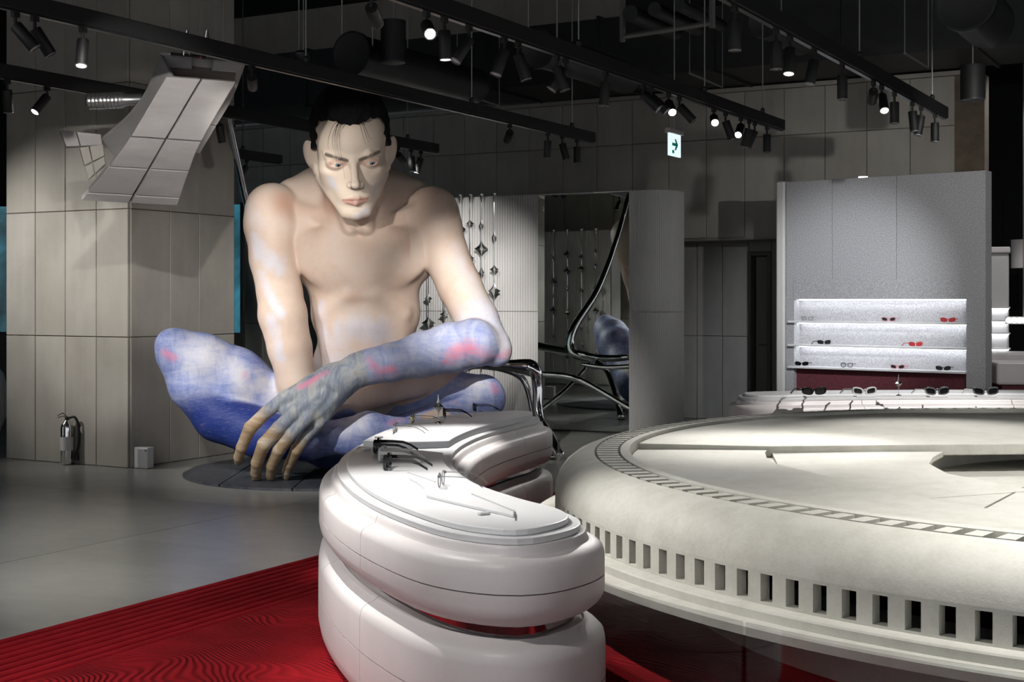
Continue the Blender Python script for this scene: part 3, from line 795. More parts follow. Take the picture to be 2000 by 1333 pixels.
body_me = np_mesh('body', bv - np.array((-1.7, 12.82, 0), np.float32), bq)
def col_attr(me, name, r, g, b, a):
    at = me.attributes.new(name, 'FLOAT_COLOR', 'POINT')
    at.data.foreach_set('color', np.stack([r, g, b, a], 1).astype(np.float32).ravel())
col_attr(body_me, 'paint_a', blue, deep_blue_shade, pink, np.ones(len(bv)))
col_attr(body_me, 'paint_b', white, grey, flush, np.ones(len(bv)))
col_attr(body_me, 'paint_c', brow, lips, lid, np.ones(len(bv)))
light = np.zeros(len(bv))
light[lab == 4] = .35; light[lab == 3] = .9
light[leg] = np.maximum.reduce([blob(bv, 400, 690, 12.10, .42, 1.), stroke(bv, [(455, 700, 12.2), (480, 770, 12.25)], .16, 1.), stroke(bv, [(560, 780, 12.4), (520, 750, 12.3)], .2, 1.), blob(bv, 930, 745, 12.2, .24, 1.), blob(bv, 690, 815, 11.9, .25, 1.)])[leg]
ochre = np.where(lab == 6, 1.0, 0.0)
col_attr(body_me, 'paint_d', pale, light, ochre, np.ones(len(bv)))

t = NT('painted_skin')
vec = t.coord('Object')
def sep(name):
    s = t.new('ShaderNodeSeparateColor'); t.l.new(t.attr(name).outputs['Color'], s.inputs[0]); return s.outputs
pa, pb, pc, pd = sep('paint_a'), sep('paint_b'), sep('paint_c'), sep('paint_d')
big = t.noise(vec, 2.2, 4, .6, .4)
slant = t.mapping(vec, (2.6, 3, 8.5), (0, math.radians(-30), 0))
st1 = t.noise(slant, 1.0, 6, .62, 1.4)                                                     # broad slanting brush strokes
st2 = t.noise(t.mapping(vec, (6, 4, 2.6), (0, math.radians(24), math.radians(15))), 1.0, 5, .6, 1.8)
fine = t.noise(t.mapping(vec, (9, 9, 75), (0, math.radians(-26), 0)), 1.0, 4, .7, 2.2)
fine2 = t.noise(t.mapping(vec, (60, 9, 8), (0, math.radians(20), 0)), 1.0, 4, .7, 2.0)
skin = t.ramp(big, [(.25, (.62, .45, .35)), (.5, (.71, .55, .45)), (.75, (.75, .62, .52))])
skin = t.mix(t.math('MULTIPLY', pb[2], .70), skin, (.52, .27, .18))
skin = t.mix(pd[2], skin, t.ramp(st1, [(.35, (.38, .26, .15)), (.55, (.48, .35, .22)), (.68, (.62, .54, .44))]))
skin = t.mix(pd[0], skin, (.76, .63, .52))
def brk(mask, nz, amt=.9, lo=.35, hi=.75):
    return t.ramp(t.math('ADD', t.math('MULTIPLY', mask, 1.0), t.math('MULTIPLY', t.math('SUBTRACT', nz, .5), amt)), [(lo, (0, 0, 0)), (hi, (1, 1, 1))])
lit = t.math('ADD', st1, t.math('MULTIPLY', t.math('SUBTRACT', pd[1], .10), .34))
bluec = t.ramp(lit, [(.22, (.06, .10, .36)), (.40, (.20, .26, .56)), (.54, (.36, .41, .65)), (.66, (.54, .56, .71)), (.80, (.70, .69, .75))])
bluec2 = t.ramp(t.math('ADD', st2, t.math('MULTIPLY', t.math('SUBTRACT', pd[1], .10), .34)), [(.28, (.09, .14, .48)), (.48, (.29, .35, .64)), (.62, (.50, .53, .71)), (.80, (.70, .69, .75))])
bluec = t.mix(.45, bluec, bluec2)
bluec = t.mix(t.math('MULTIPLY', pa[1], .93), bluec, (.006, .020, .17))  # navy stands for dark paint plus the shade on the shin
bluec = t.mix(t.ramp(fine, [(.50, (0, 0, 0)), (.75, (.55, .55, .55))]), bluec, (.70, .73, .86))
bluec = t.mix(t.ramp(fine2, [(.55, (0, 0, 0)), (.75, (.40, .40, .40))]), bluec, (.14, .20, .50))
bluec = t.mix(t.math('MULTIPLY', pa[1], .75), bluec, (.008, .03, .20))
c = t.mix(t.math('MULTIPLY', brk(pb[0], t.math('ADD', t.math('MULTIPLY', st2, .5), t.math('MULTIPLY', fine, .5)), 3.2, .15, 1.0), .80), skin, (.68, .66, .73))
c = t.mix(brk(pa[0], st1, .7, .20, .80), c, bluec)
greyc = t.ramp(st2, [(.28, (.15, .19, .29)), (.45, (.27, .31, .38)), (.60, (.46, .47, .48)), (.75, (.42, .36, .28))])
greyc = t.mix(t.ramp(fine2, [(.50, (0, 0, 0)), (.75, (.6, .6, .6))]), greyc, (.62, .63, .62))
c = t.mix(brk(pb[1], fine, .7, .15, .8), c, greyc)
c = t.mix(t.math('MULTIPLY', brk(pa[2], t.math('ADD', t.math('MULTIPLY', st1, .4), t.math('MULTIPLY', fine, .6)), 3.0, .30, 1.0), .85), c, (.80, .27, .40))
c = t.mix(t.math('MULTIPLY', pc[2], .50), c, (.50, .20, .14))
c = t.mix(t.math('MULTIPLY', pc[1], .75), c, (.58, .25, .20))
c = t.mix(t.math('MULTIPLY', pc[0], .85), c, (.06, .045, .04))
t.set('Base Color', c).set('Roughness', .55).set('Specular IOR Level', .35)
t.bump(t.math('ADD', fine, st1), .22, .006)
M_SKIN = t.m

st = empty('giant_statue', (-1.7, 12.82, 0), 0, 'giant bare-chested seated man sculpture painted blue on arms and legs', 'statue')
body_o = link('body', body_me, M_SKIN, st)
tag(body_o, 'skin-toned body with blue and pink brushed paint')

# ---- hair
hl = Field(np.array(HC) - .85, np.array(HC) + np.array((.85, .95, .95)), .012)
hf = HeadF(hl)
hf.ell((0, .075, .20), (.322, .385, .345), .03)
hf.ell((0, -.05, .40), (.25, .26, .165), .08)
hf.ell((0, .20, -.02), (.27, .24, .26), .05)
for s in (-1, 1):
    hf.cone((s * .285, -.05, .10), .035, (s * .268, -.03, -.10), .018, .03)
s = (slice(None),) * 3
x, y, z = hl.pts(s)
qx, qy, qz = [(HRn[0, i] * (x - HC[0]) + HRn[1, i] * (y - HC[1]) + HRn[2, i] * (z - HC[2])) / HH for i in range(3)]
front = .300 + .030 * np.exp(-((np.abs(qx) - .16) / .07) ** 2) + .006 * np.sin(qx * 95) + .004 * np.sin(qx * 210 + 1)
wall = .262 + .012 * np.sin(qz * 60) - .03 * np.clip(.1 - qz, 0, 1)
cut = np.maximum.reduce([np.abs(qx) - wall, qz - front, qy - (-.075)])
cut = np.minimum(cut, np.maximum.reduce([qz - (.075 + .02 * np.sin(qy * 40)), qy - .005]))          # the face stays free
ear = np.maximum.reduce([-(np.abs(qx) - .24), qz - .02, -(qy + .02), qy - .16])
low = np.maximum(qz + .24, -1.0 + 0 * qz)
Dh = hl.D
Dh = Dh + HH * .004 * (np.sin(qx * 46 + qy * 31) * np.sin(qz * 38 - qy * 44) + .6 * np.sin(qx * 90 - qz * 71))
hl.D = np.maximum.reduce([Dh, -cut * HH, -(qz + .22) * HH, -ear * HH]).astype(np.float32)
hvv, hq = hl.polys()
t = NT('black_hair'); vv = t.mapping(t.coord('Object'), (60, 60, 8))
nz = t.noise(vv, 1.0, 4, .7)
t.set('Base Color', t.ramp(nz, [(.3, (.002, .002, .003)), (.8, (.010, .009, .010))])).set('Roughness', .6).set('Specular IOR Level', .18); t.bump(nz, .6, .02)
M_HAIR = t.m
hair_me = np_mesh('hair', hvv - np.array((-1.7, 12.82, 0), np.float32), hq)
tag(link('hair', hair_me, M_HAIR, st), 'short black swept-up hair')
SO = Vector((-1.7, 12.82, 0))
for (x0, x1, x2, z2) in ((-.10, -.13, -.115, .03), (-.09, -.155, -.14, .06), (-.075, -.12, -.10, .00), (-.11, -.185, -.19, .12), (-.085, -.14, -.128, -.02), (-.02, -.10, -.075, -.12), (.05, .11, .13, .16), (.06, .13, .16, .19), (.04, .085, .10, .14)):
    path = catmull([hp(x0, -.285, .325), hp((x0 + x1) / 2, -.325, .30), hp(x1, -.318, .20), hp(x2, -.322 + .01 * (z2 < 0), z2)], 6)
    MB().tube([q - SO for q in path], [.0026 - .0021 * i / (len(path) - 1) for i in range(len(path))], 5).build('hair_strand', M_HAIR, st)
# ---- eyes
t = NT('glass_eye'); sx = t.new('ShaderNodeSeparateXYZ'); t.l.new(t.coord('Object'), sx.inputs[0])
rr = t.math('SQRT', t.math('ADD', t.math('POWER', sx.outputs[0], 2.0), t.math('POWER', sx.outputs[2], 2.0)))
ring = t.ramp(t.math('MULTIPLY', rr, 1 / (.058 * HH)), [(.0, (.01, .01, .01)), (.16, (.01, .01, .012)), (.20, (.22, .27, .30)), (.38, (.13, .17, .20)), (.42, (.72, .66, .60)), (.8, (.70, .55, .48))])
t.set('Base Color', ring).set('Roughness', .12)
M_EYE = t.m
for s in (-1, 1):
    mb = MB(); n = 20; rings = []
    for i in range(1, n):
        a = math.pi * i / n
        rings.append([(.058 * HH * math.sin(a) * math.cos(2 * math.pi * j / 28), -.058 * HH * math.cos(a), .058 * HH * math.sin(a) * math.sin(2 * math.pi * j / 28)) for j in range(28)])
    mb.rings(rings)
    e = mb.build('eye', M_EYE, st, hp(s * .133, -.229, -.012) - SO, smooth=True)
    e.rotation_euler = (HR @ Matrix.Rotation(math.radians(16), 3, 'Z') @ Matrix.Rotation(math.radians(8), 3, 'X')).to_euler()
# ================================================================ red carpet
CA0 = -5.21; CB0, CB1 = .5, 10.75
M_CARPET = None
t = NT('red_carpet'); w = t.coord('Object')
wv = t.new('ShaderNodeTexWave', wave_type='BANDS', bands_direction='Y', wave_profile='SIN')
warp = t.noise(t.mapping(w, (1, 1, 1)), .9, 2, .5); wx = t.new('ShaderNodeVectorMath', operation='ADD'); t.l.new(w, wx.inputs[0])
cm = t.new('ShaderNodeCombineXYZ'); t.l.new(t.math('MULTIPLY', t.math('SUBTRACT', warp, .5), 1.5), cm.inputs[1]); t.l.new(cm.outputs[0], wx.inputs[1])
t.l.new(wx.outputs[0], wv.inputs['Vector']); wv.inputs['Scale'].default_value = 10.0; wv.inputs['Distortion'].default_value = 0.0
pile = t.noise(w, 260, 2, .7); blot = t.noise(w, 3.5, 4, .6)
c = t.ramp(t.math('ADD', t.math('MULTIPLY', pile, .5), t.math('MULTIPLY', blot, .5)), [(.35, (.25, .005, .010)), (.65, (.42, .010, .018))])
c = t.mix(t.math('MULTIPLY', t.math('SUBTRACT', 1.0, wv.outputs['Fac']), .35), c, (.15, .003, .006))
t.set('Base Color', c).set('Roughness', .95).set('Specular IOR Level', .1)
t.bump(t.math('ADD', t.math('MULTIPLY', wv.outputs['Fac'], 1.0), t.math('MULTIPLY', pile, .35)), .9, .012)
M_CARPET_WAVE = t.m
t = NT('red_carpet_border'); w = t.coord('Object'); pile = t.noise(w, 260, 2, .7); blot = t.noise(w, 4, 4, .6)
t.set('Base Color', t.ramp(t.math('ADD', t.math('MULTIPLY', pile, .5), t.math('MULTIPLY', blot, .5)), [(.35, (.23, .005, .010)), (.65, (.38, .010, .018))])).set('Roughness', .95).set('Specular IOR Level', .1); t.bump(pile, .6, .006)
M_CARPET_RIB = t.m
cp = empty('red_carpet', B(CA0, CB0, 0), RZ, 'large red carpet with ribbed border and wavy pile under the counter', 'carpet')
for k in range(9):
    prof = []
    x0 = .075 * k
    for i in range(7):
        a = math.pi * i / 6
        prof.append((x0 + .0375 - .035 * math.cos(a), .006 + .016 * math.sin(a)))
    ring0 = [(x0, 0, 0)] + [(x, 0, z) for x, z in prof] + [(x0 + .075, 0, 0)]
    MB().rings([ring0, [(x, CB1 - CB0, z) for x, y, z in ring0]]).build('rib', M_CARPET_RIB, cp, autosmooth=50)
MB().box(.675, 9.5, 0, CB1 - CB0, 0, .018).build('field', M_CARPET_WAVE, cp)

# ================================================================ slate disc below the statue
DC, DR = Vector((-1.70, 12.82, 0)), 1.32
t = NT('slate'); w = t.coord('Object'); f = t.noise(t.mapping(w, (6, 1.5, 1), (0, 0, .5)), 1.5, 6, .7, .5); g = t.noise(w, 30, 4, .7)
t.set('Base Color', t.ramp(f, [(.3, (.035, .04, .055)), (.7, (.10, .105, .12))])).set('Roughness', .42); t.bump(t.math('ADD', f, g), .5, .012)
M_SLATE = t.m
dd = empty('slate_disc', DC, 0, 'dark slate disc of cut slabs on the floor under the statue', 'plinth')
xs = [-DR + .02, -.79, -.13, .53, DR - .02]
for i in range(4):
    x0, x1 = xs[i] + .006, xs[i + 1] - .006
    for s in (-1, 1):
        arc = []
        for k in range(13):
            x = x0 + (x1 - x0) * k / 12; y = math.sqrt(max(DR * DR - x * x, 0)); arc.append((x, s * max(y, .012)))
        pts = [(x0, s * .006)] + arc + [(x1, s * .006)]
        if s > 0: pts = pts[::-1]
        MB().prism(pts, 0, .022).build('slate_slab', M_SLATE, dd)

# ================================================================ round stone platform
SC = Vector((3.658, 7.263, 0)); SR = 3.43
pf = empty('stone_platform', SC, 0, 'huge round cast stone platform with a ring of small windows', 'platform')
prof = [(2.78, .0185), (2.78, .36), (3.52, .365), (3.575, .372), (3.58, .405), (3.575, .413), (3.50, .416), (3.50, .448), (3.495, .455), (SR, .458)]
N = 176; SEG = N * 4
mb = MB(); rings = []
def ring(r, z): return [(r * math.cos(2 * math.pi * j / SEG), r * math.sin(2 * math.pi * j / SEG), z) for j in range(SEG)]
for r, z in prof: rings.append(ring(r, z))
mb.rings(rings, True, False, False)
up = [(SR, .585), (SR - .004, .625), (SR - .02, .668), (SR - .05, .71), (SR - .095, .745), (SR - .15, .766), (SR - .21, .778), (SR - .215, .600), (SR - .345, .600), (SR - .35, .782), (SR - .40, .784), (SR - .405, .70), (1.45, .70), (1.44, .60), (.02, .60)]
mb.rings([ring(r, z) for r, z in up], True, False, False)
# window band: piers flush, openings set back
zb0, zb1, dep = .458, .585, .05
w0, w1 = .468, .572
for j in range(N):
    a0 = 2 * math.pi * j / N
    st = [a0 + 2 * math.pi / SEG * q for q in range(5)]
    def pt(a, r, z): return Vector((r * math.cos(a), r * math.sin(a), z))
    aw0, aw1 = a0 + 2 * math.pi / N * .26, a0 + 2 * math.pi / N * .74
    def quad(*p):
        n = len(mb.v); mb.v += list(p); mb.f.append((n, n + 1, n + 2, n + 3))
    e0, e1 = a0, a0 + 2 * math.pi / N
    quad(pt(e0, SR, zb0), pt(aw0, SR, zb0), pt(aw0, SR, zb1), pt(e0, SR, zb1)); quad(pt(aw1, SR, zb0), pt(e1, SR, zb0), pt(e1, SR, zb1), pt(aw1, SR, zb1))
    quad(pt(aw0, SR, zb0), pt(aw1, SR, zb0), pt(aw1, SR, w0), pt(aw0, SR, w0)); quad(pt(aw0, SR, w1), pt(aw1, SR, w1), pt(aw1, SR, zb1), pt(aw0, SR, zb1))
    R2 = SR - dep
    quad(pt(aw0, SR, w0), pt(aw0, R2, w0), pt(aw0, R2, w1), pt(aw0, SR, w1)); quad(pt(aw1, R2, w0), pt(aw1, SR, w0), pt(aw1, SR, w1), pt(aw1, R2, w1))
    quad(pt(aw0, SR, w0), pt(aw1, SR, w0), pt(aw1, R2, w0), pt(aw0, R2, w0)); quad(pt(aw0, R2, w1), pt(aw1, R2, w1), pt(aw1, SR, w1), pt(aw0, SR, w1))
body = link('body', None or (lambda me: me)(mb.mesh('body')), M_STONE, pf)
sharp_by_angle(body.data, 32)
# tooth blocks around the rim
tooth = MB().rings([[(-.061, -.034, 0), (.061, -.038, 0), (.061, .038, 0), (-.061, .034, 0)], [(-.057, -.030, .1805), (.057, -.034, .1805), (.057, .034, .1805), (-.057, .030, .1805)]]).mesh('tooth'); tooth.materials.append(M_STONE)
for j in range(N):
    a = 2 * math.pi * (j + .5) / N; r = SR - .28
    link('tooth', tooth, None, pf, (r * math.cos(a), r * math.sin(a), .5995), (0, 0, a))
# overlapping blade slabs in the dish
RI = SR - .412
def arc_pts(a0, a1, n=40): return [(RI * math.cos(a0 + (a1 - a0) * i / n), RI * math.sin(a0 + (a1 - a0) * i / n)) for i in range(n + 1)]
def loc2(px, py, z): q = G(px, py, z) - SC; return (q.x, q.y)
def blade(pts, ztop, zbot, name='blade_slab'):
    MB().prism(pts, zbot, ztop).build(name, M_STONE, pf, bevel=.006)
# rear slab, its straight front edge and a step
p0 = loc2(1222, 866, .765); p1 = loc2(1502, 872, .765); p2 = loc2(2080, 866, .765)
aL = math.atan2(p0[1], p0[0]); 
sc_ = RI / math.hypot(*p0)
blade([(p0[0] * sc_, p0[1] * sc_), p1, p2] + [(RI * math.cos(a), RI * math.sin(a)) for a in np.linspace(math.atan2(p2[1], RI * .9), aL % (2 * math.pi), 60)][0:-1], .765, .701)
# near slab, a shallow hooked edge towards the middle
h0 = loc2(1230, 872, .745)
sc2 = RI / math.hypot(*h0); aH = math.atan2(h0[1], h0[0]) % (2 * math.pi)
hook = [loc2(1500, 877, .745), loc2(1494, 884, .745), loc2(1497, 893, .745), loc2(1512, 902, .745)]
hook += [loc2(1640, 930, .745), loc2(1840, 965, .745), loc2(2100, 1000, .745)]
aE = math.atan2(hook[-1][1], hook[-1][0])
mb = MB()
outer = [(RI * math.cos(a), RI * math.sin(a)) for a in np.linspace(aE if aE > 0 else aE + 2 * math.pi, aH, 60)]
poly = hook + outer[0:]
# the slab leans: high at its hook, level with the dish at the far end
nbase = len(mb.v); K = len(poly)
def lean(p): 
    d = math.hypot(p[0] - hook[1][0], p[1] - hook[1][1]); return .7015 + .044 * max(0, 1 - d / 2.3)
mb.v += [Vector((p[0], p[1], .699)) for p in poly] + [Vector((p[0], p[1], lean(p))) for p in poly]
mb.f.append(tuple(range(K, 2 * K))); mb.f += [(i, (i + 1) % K, K + (i + 1) % K, K + i) for i in range(K)]
mb.build('blade_slab', M_STONE, pf)
# middle slab between the hook and the dark pit
m0 = [loc2(1506, 882, .725), loc2(1842, 884, .725), loc2(1822, 894, .725), loc2(1815, 906, .725), loc2(1850, 922, .725), loc2(2020, 950, .725), loc2(1800, 965, .725), loc2(1640, 935, .725), loc2(1520, 905, .725)]
mb = MB(); K = len(m0)
zt = [.728, .728, .726, .724, .716, .704, .703, .704, .712]
mb.v += [Vector((p[0], p[1], .699)) for p in m0] + [Vector((p[0], p[1], z)) for p, z in zip(m0, zt)]
mb.f.append(tuple(range(K, 2 * K))); mb.f += [(i, (i + 1) % K, K + (i + 1) % K, K + i) for i in range(K)]
mb.build('blade_slab', M_STONE, pf)
# seam across the near slab
q0 = Vector((*loc2(1830, 1043, .7), .7035)); q1 = Vector((*loc2(2010, 948, .7), .7035))
M_SEAM = flat('seam_shadow', (.22, .20, .16), .9)
dv = (q1 - q0).normalized(); nv = Vector((-dv.y, dv.x, 0)) * .004
mb = MB(); mb.v += [q0 - nv, q1 - nv, q1 + nv, q0 + nv]; mb.f.append((0, 1, 2, 3))
mb.build('seam', M_SEAM, pf)
# acrylic guard standing around the platform
t = NT('clear_acrylic'); t.n.remove(t.b)
tr_ = t.new('ShaderNodeBsdfTransparent'); tr_.inputs[0].default_value = (.94, .95, .95, 1)
gl = t.new('ShaderNodeBsdfGlossy'); gl.inputs['Roughness'].default_value = .02
fr = t.new('ShaderNodeLayerWeight'); fr.inputs[0].default_value = .22
mx = t.new('ShaderNodeMixShader'); t.l.new(t.math('ADD', t.math('MULTIPLY', fr.outputs['Facing'], .55), .05), mx.inputs[0]); t.l.new(tr_.outputs[0], mx.inputs[1]); t.l.new(gl.outputs[0], mx.inputs[2])
t.l.new(mx.outputs[0], t.n['Material Output'].inputs[0])
M_ACRYL = t.m
ag = empty('acrylic_guard', SC, 0, 'low clear acrylic guard curving along the stone platform', 'guard')
for k in range(6):
    a0, a1 = math.radians(-172 + 16 * k + .15), math.radians(-172 + 16 * (k + 1) - .15)
    r0, r1 = 3.70, 3.708
    rr = [[(r * math.cos(a), r * math.sin(a), z) for r, z in ((r0, .0228), (r1, .0228), (r1, .46), (r0, .46))] for a in np.linspace(a0, a1, 13)]
    MB().rings(rr).build('acrylic_pane', M_ACRYL, ag, autosmooth=40)

# ================================================================ white stepped counters
def resample(loop, n):
    loop = [Vector((p[0], p[1], 0)) for p in loop]; k = len(loop)
    d = [0]
    for i in range(k): d.append(d[-1] + (loop[(i + 1) % k] - loop[i]).length)
    out = []; j = 0
    for q in range(n):
        s_ = d[-1] * q / n
        while d[j + 1] < s_: j += 1
        f_ = (s_ - d[j]) / (d[j + 1] - d[j] + 1e-9)
        out.append(loop[j].lerp(loop[(j + 1) % k], f_))
    return out
def normals(loop):
    k = len(loop); ar = sum(loop[i].x * loop[(i + 1) % k].y - loop[(i + 1) % k].x * loop[i].y for i in range(k))
    out = []
    for i in range(k):
        tt = (loop[(i + 2) % k] - loop[(i - 2) % k]).normalized()
        nn = Vector((tt.y, -tt.x, 0))
        out.append(nn if ar > 0 else -nn)
    return out
def counter(name, origin, outline, blocks, label, zt, n=240, upper_cuts=None):
    loop = resample(catmull([(x, y, 0) for x, y in outline], 14, True), n); nrm = normals(loop)
    for it in range(3):
        nrm = [(nrm[(i - 1) % n] + nrm[i] * 2 + nrm[(i + 1) % n]).normalized() for i in range(n)]
    e = empty(name, origin, 0, label, 'counter')
    O = Vector(origin)
    def off(i, d): return loop[i % n] + nrm[i % n] * d - O
    def band(prof, cuts, pname, mat=M_WHITE):
        """prof: closed section (offset, z); cuts: loop indices where blocks part"""
        if not cuts:
            MB().rings([[Vector((*off(i, d)[:2], z)) for d, z in prof] for i in list(range(n)) + [0]], True, False, False).build(pname, mat, e, autosmooth=35); return
        for a, b in zip(cuts, cuts[1:] + [cuts[0] + n]):
            idx = list(range(a, b + 1)); rr = []
            for q, i in enumerate(idx):
                sh = Vector((0, 0, 0))
                if q == 0: sh = (loop[(i + 1) % n] - loop[i % n]).normalized() * .0022
                if q == len(idx) - 1: sh = (loop[(i - 1) % n] - loop[i % n]).normalized() * .0022
                rr.append([Vector((*(off(i, d) + sh)[:2], z)) for d, z in prof])
            MB().rings(rr).build(pname, mat, e, autosmooth=35)
    z = zt
    def sec(o): return o + [(-.05, o[-1][1]), (-.05, o[0][1])]
    # top plates
    for d, z0, z1 in ((.045, z - .047, z - .0235),):
        MB().prism([tuple(off(i, d)[:2]) for i in range(n)], z0, z1).build('top_plate', M_PLATE, e, bevel=.003)
    band(sec([(.052, z - .048), (.062, z - .050), (.068, z - .058), (.070, z - .070), (.076, z - .080), (.090, z - .085), (.110, z - .091), (.126, z - .105), (.133, z - .125), (.134, z - .200)]), blocks, 'upper_block')
    band(sec([(.134, z - .2045), (.134, z - .250), (.128, z - .278), (.112, z - .300), (.090, z - .318), (.060, z - .326)]), blocks, 'lower_block')
    band([(.030, z - .327), (.030, z - .40), (-.05, z - .40), (-.05, z - .327)], None, 'neck', M_CHROME)
    band(sec([(.050, z - .375), (.058, z - .368), (.080, z - .385), (.110, z - .395), (.130, z - .415), (.136, z - .445), (.137, z - .575)]), blocks, 'base_upper_block')
    band(sec([(.137, z - .5795), (.137, z - .70), (.128, z - .745), (.110, z - .770), (.075, .0226)]), blocks, 'base_lower_block')
    return e, loop
CR = [(.207, 5.08), (.13, 4.90), (0, 4.80), (-.20, 4.94), (-.40, 5.30), (-.58, 5.75), (-.72, 6.25), (-.80, 6.70), (-.84, 7.20), (-.82, 7.75), (-.74, 8.35), (-.60, 8.95), (-.36, 9.45), (-.05, 9.71), (.08, 9.71), (.135, 9.66), (.145, 9.52), (.11, 9.33), (.0, 9.05), (-.188, 8.50), (-.30, 8.0), (-.355, 7.5), (-.35, 7.0), (-.285, 6.5), (-.155, 6.0), (.03, 5.56), (.17, 5.30)]
cc, cl = counter('display_counter', (-.35, 7.2, 0), CR, [27, 46, 75, 104, 124, 139, 150, 172, 205], 'white crescent-shaped stepped counter on the red carpet with eyeglasses on top', .80)
# two top plates with a gap between them, the far one a little higher
nn = normals(cl); NL = len(cl)
def part_loop(test, inset):
    i0 = next(i for i in range(NL) if test(cl[i]) and not test(cl[i - 1])); out_ = []; i = i0
    while test(cl[i % NL]): out_.append(cl[i % NL] - nn[i % NL] * inset); i += 1
    return out_
def bridge(pts, bow):
    a_, b_ = pts[-1], pts[0]; return [a_.lerp(b_, q / 8) + Vector((0, bow * math.sin(math.pi * q / 8), 0)) for q in range(1, 8)]
far = part_loop(lambda p: p.y > 7.62, .004); near = part_loop(lambda p: p.y < 7.34 + .9 * max(-.1, -.55 - p.x), .0)
MB().prism([(p.x + .35, p.y - 7.2) for p in far + bridge(far, -.05)], .777, .818).build('raised_plate', M_PLATE, cc, bevel=.005)
MB().prism([(p.x + .35, p.y - 7.2) for p in near + bridge(near, .04)], .777, .80).build('near_plate', M_PLATE, cc, bevel=.005)
# far counter behind the platform
CF = [(2.02, 11.35), (1.98, 11.55), (2.06, 11.75), (2.5, 11.9), (3.3, 12.0), (4.3, 12.02), (5.2, 11.9), (6.0, 11.6), (6.05, 11.35), (5.8, 11.22), (5.1, 11.45), (4.2, 11.55), (3.3, 11.52), (2.6, 11.42), (2.25, 11.33)]
CF = [(x, y + .20) for x, y in CF]
cf, cfl = counter('display_counter', (3.8, 11.8, 0), CF, [10, 50, 95, 140, 180, 215], 'white stepped counter behind the round stone platform with sunglasses on top', .80)
MB().prism([(p.x - 3.8, p.y - 11.8) for p in cfl], .777, .80).build('top_plate', M_PLATE, cf, bevel=.005)
# acrylic end panel of the crescent counter
ap = empty('acrylic_end_panel', (.31, 9.30, .0226), 0, 'upright clear acrylic panel at the far end of the crescent counter', 'panel')
MB().box(0, .012, -.16, .14, 0, .62).build('pane', M_ACRYL, ap)
MB().box(-.03, .04, -.17, .15, 0, .02).build('foot', M_CHROME, ap, bevel=.003)

# ================================================================ fluted wall with mirror
FB = AB(P(1228, 585, 16.3))[1]; FT = 2.88
fa0 = AB(on_b(690, 500, FB))[0]; fm0 = AB(on_b(1050, 500, FB))[0]; fm1 = AB(on_b(1228, 500, FB))[0]
fwall = empty('fluted_partition', B(fm0, FB, 0), RZ, 'white fluted partition with rounded right end behind the statue', 'partition')
def fluted(x0, x1, z0, z1, y=0.0, pitch=.036):
    n_ = max(2, int((x1 - x0) / pitch)); p_ = (x1 - x0) / n_; lineb = []
    for i in range(n_):
        xx = x0 + p_ * i
        lineb += [(xx, y + .006), (xx + p_ * .14, y + .001), (xx + p_ * .22, y), (xx + p_ * .78, y), (xx + p_ * .86, y + .001)]
    lineb.append((x1, y + .006))
    return lineb
def wall_strip(line, z0, z1, name, parent, mat):
    mb = MB(); mb.rings([[(x, y, z0) for x, y in line], [(x, y, z1) for x, y in line]], closed=False)
    return mb.build(name, mat, parent, autosmooth=35)
zj = 1.45
for z0, z1 in ((0.02, zj - .003), (zj + .003, FT)):
    wall_strip(fluted(fa0 - fm0, 0, 0, 0), z0, z1, 'fluted_panel', fwall, M_FLUTE)
W2 = fm1 - fm0; RC = .38
ln = []
for i in range(34):
    for f_, dr in ((0, .006), (.14, .001), (.25, 0), (.75, 0), (.86, .001)):
        s_ = (i + f_) / 34
        L1 = .12; L2 = RC * math.pi / 2; L3 = .12; d_ = s_ * (L1 + L2 + L3)
        if d_ < L1: ln.append((W2 + d_, dr))
        elif d_ < L1 + L2:
            th = (d_ - L1) / RC; ln.append((W2 + L1 + (RC - dr) * math.sin(th), RC - (RC - dr) * math.cos(th)))
        else: ln.append((W2 + L1 + RC - dr, RC + d_ - L1 - L2))
for z0, z1 in ((0.02, zj - .003), (zj + .003, FT)):
    wall_strip(ln, z0, z1, 'fluted_end', fwall, M_FLUTE)
out = [(fa0 - fm0, .0), (W2 + .12, 0)] + [(W2 + .12 + RC * math.sin(q), RC - RC * math.cos(q)) for q in np.linspace(.1, math.pi / 2, 10)] + [(W2 + .12 + RC, .5), (fa0 - fm0, .5)]
MB().prism([(x, y + .008) for x, y in out], FT - .012, FT + .004).build('top_cap', M_FLUTE, fwall)
MB().box(fa0 - fm0, W2 + .1, .16, .45, 0, FT - .02).build('core', M_FLUTE, fwall)
MPHI = math.radians(5.0)
MU = Matrix.Rotation(MPHI, 3, 'Z') @ U; MC = B(fm0, FB, 0)
mir = empty('wall_mirror', B(fm0, FB, 0), RZ + MPHI, 'tall frameless mirror set between the fluted panels', 'mirror')
MB().box(.004, W2 - .004, .004, .03, .02, FT - .006).build('mirror_glass', M_MIRROR, mir)
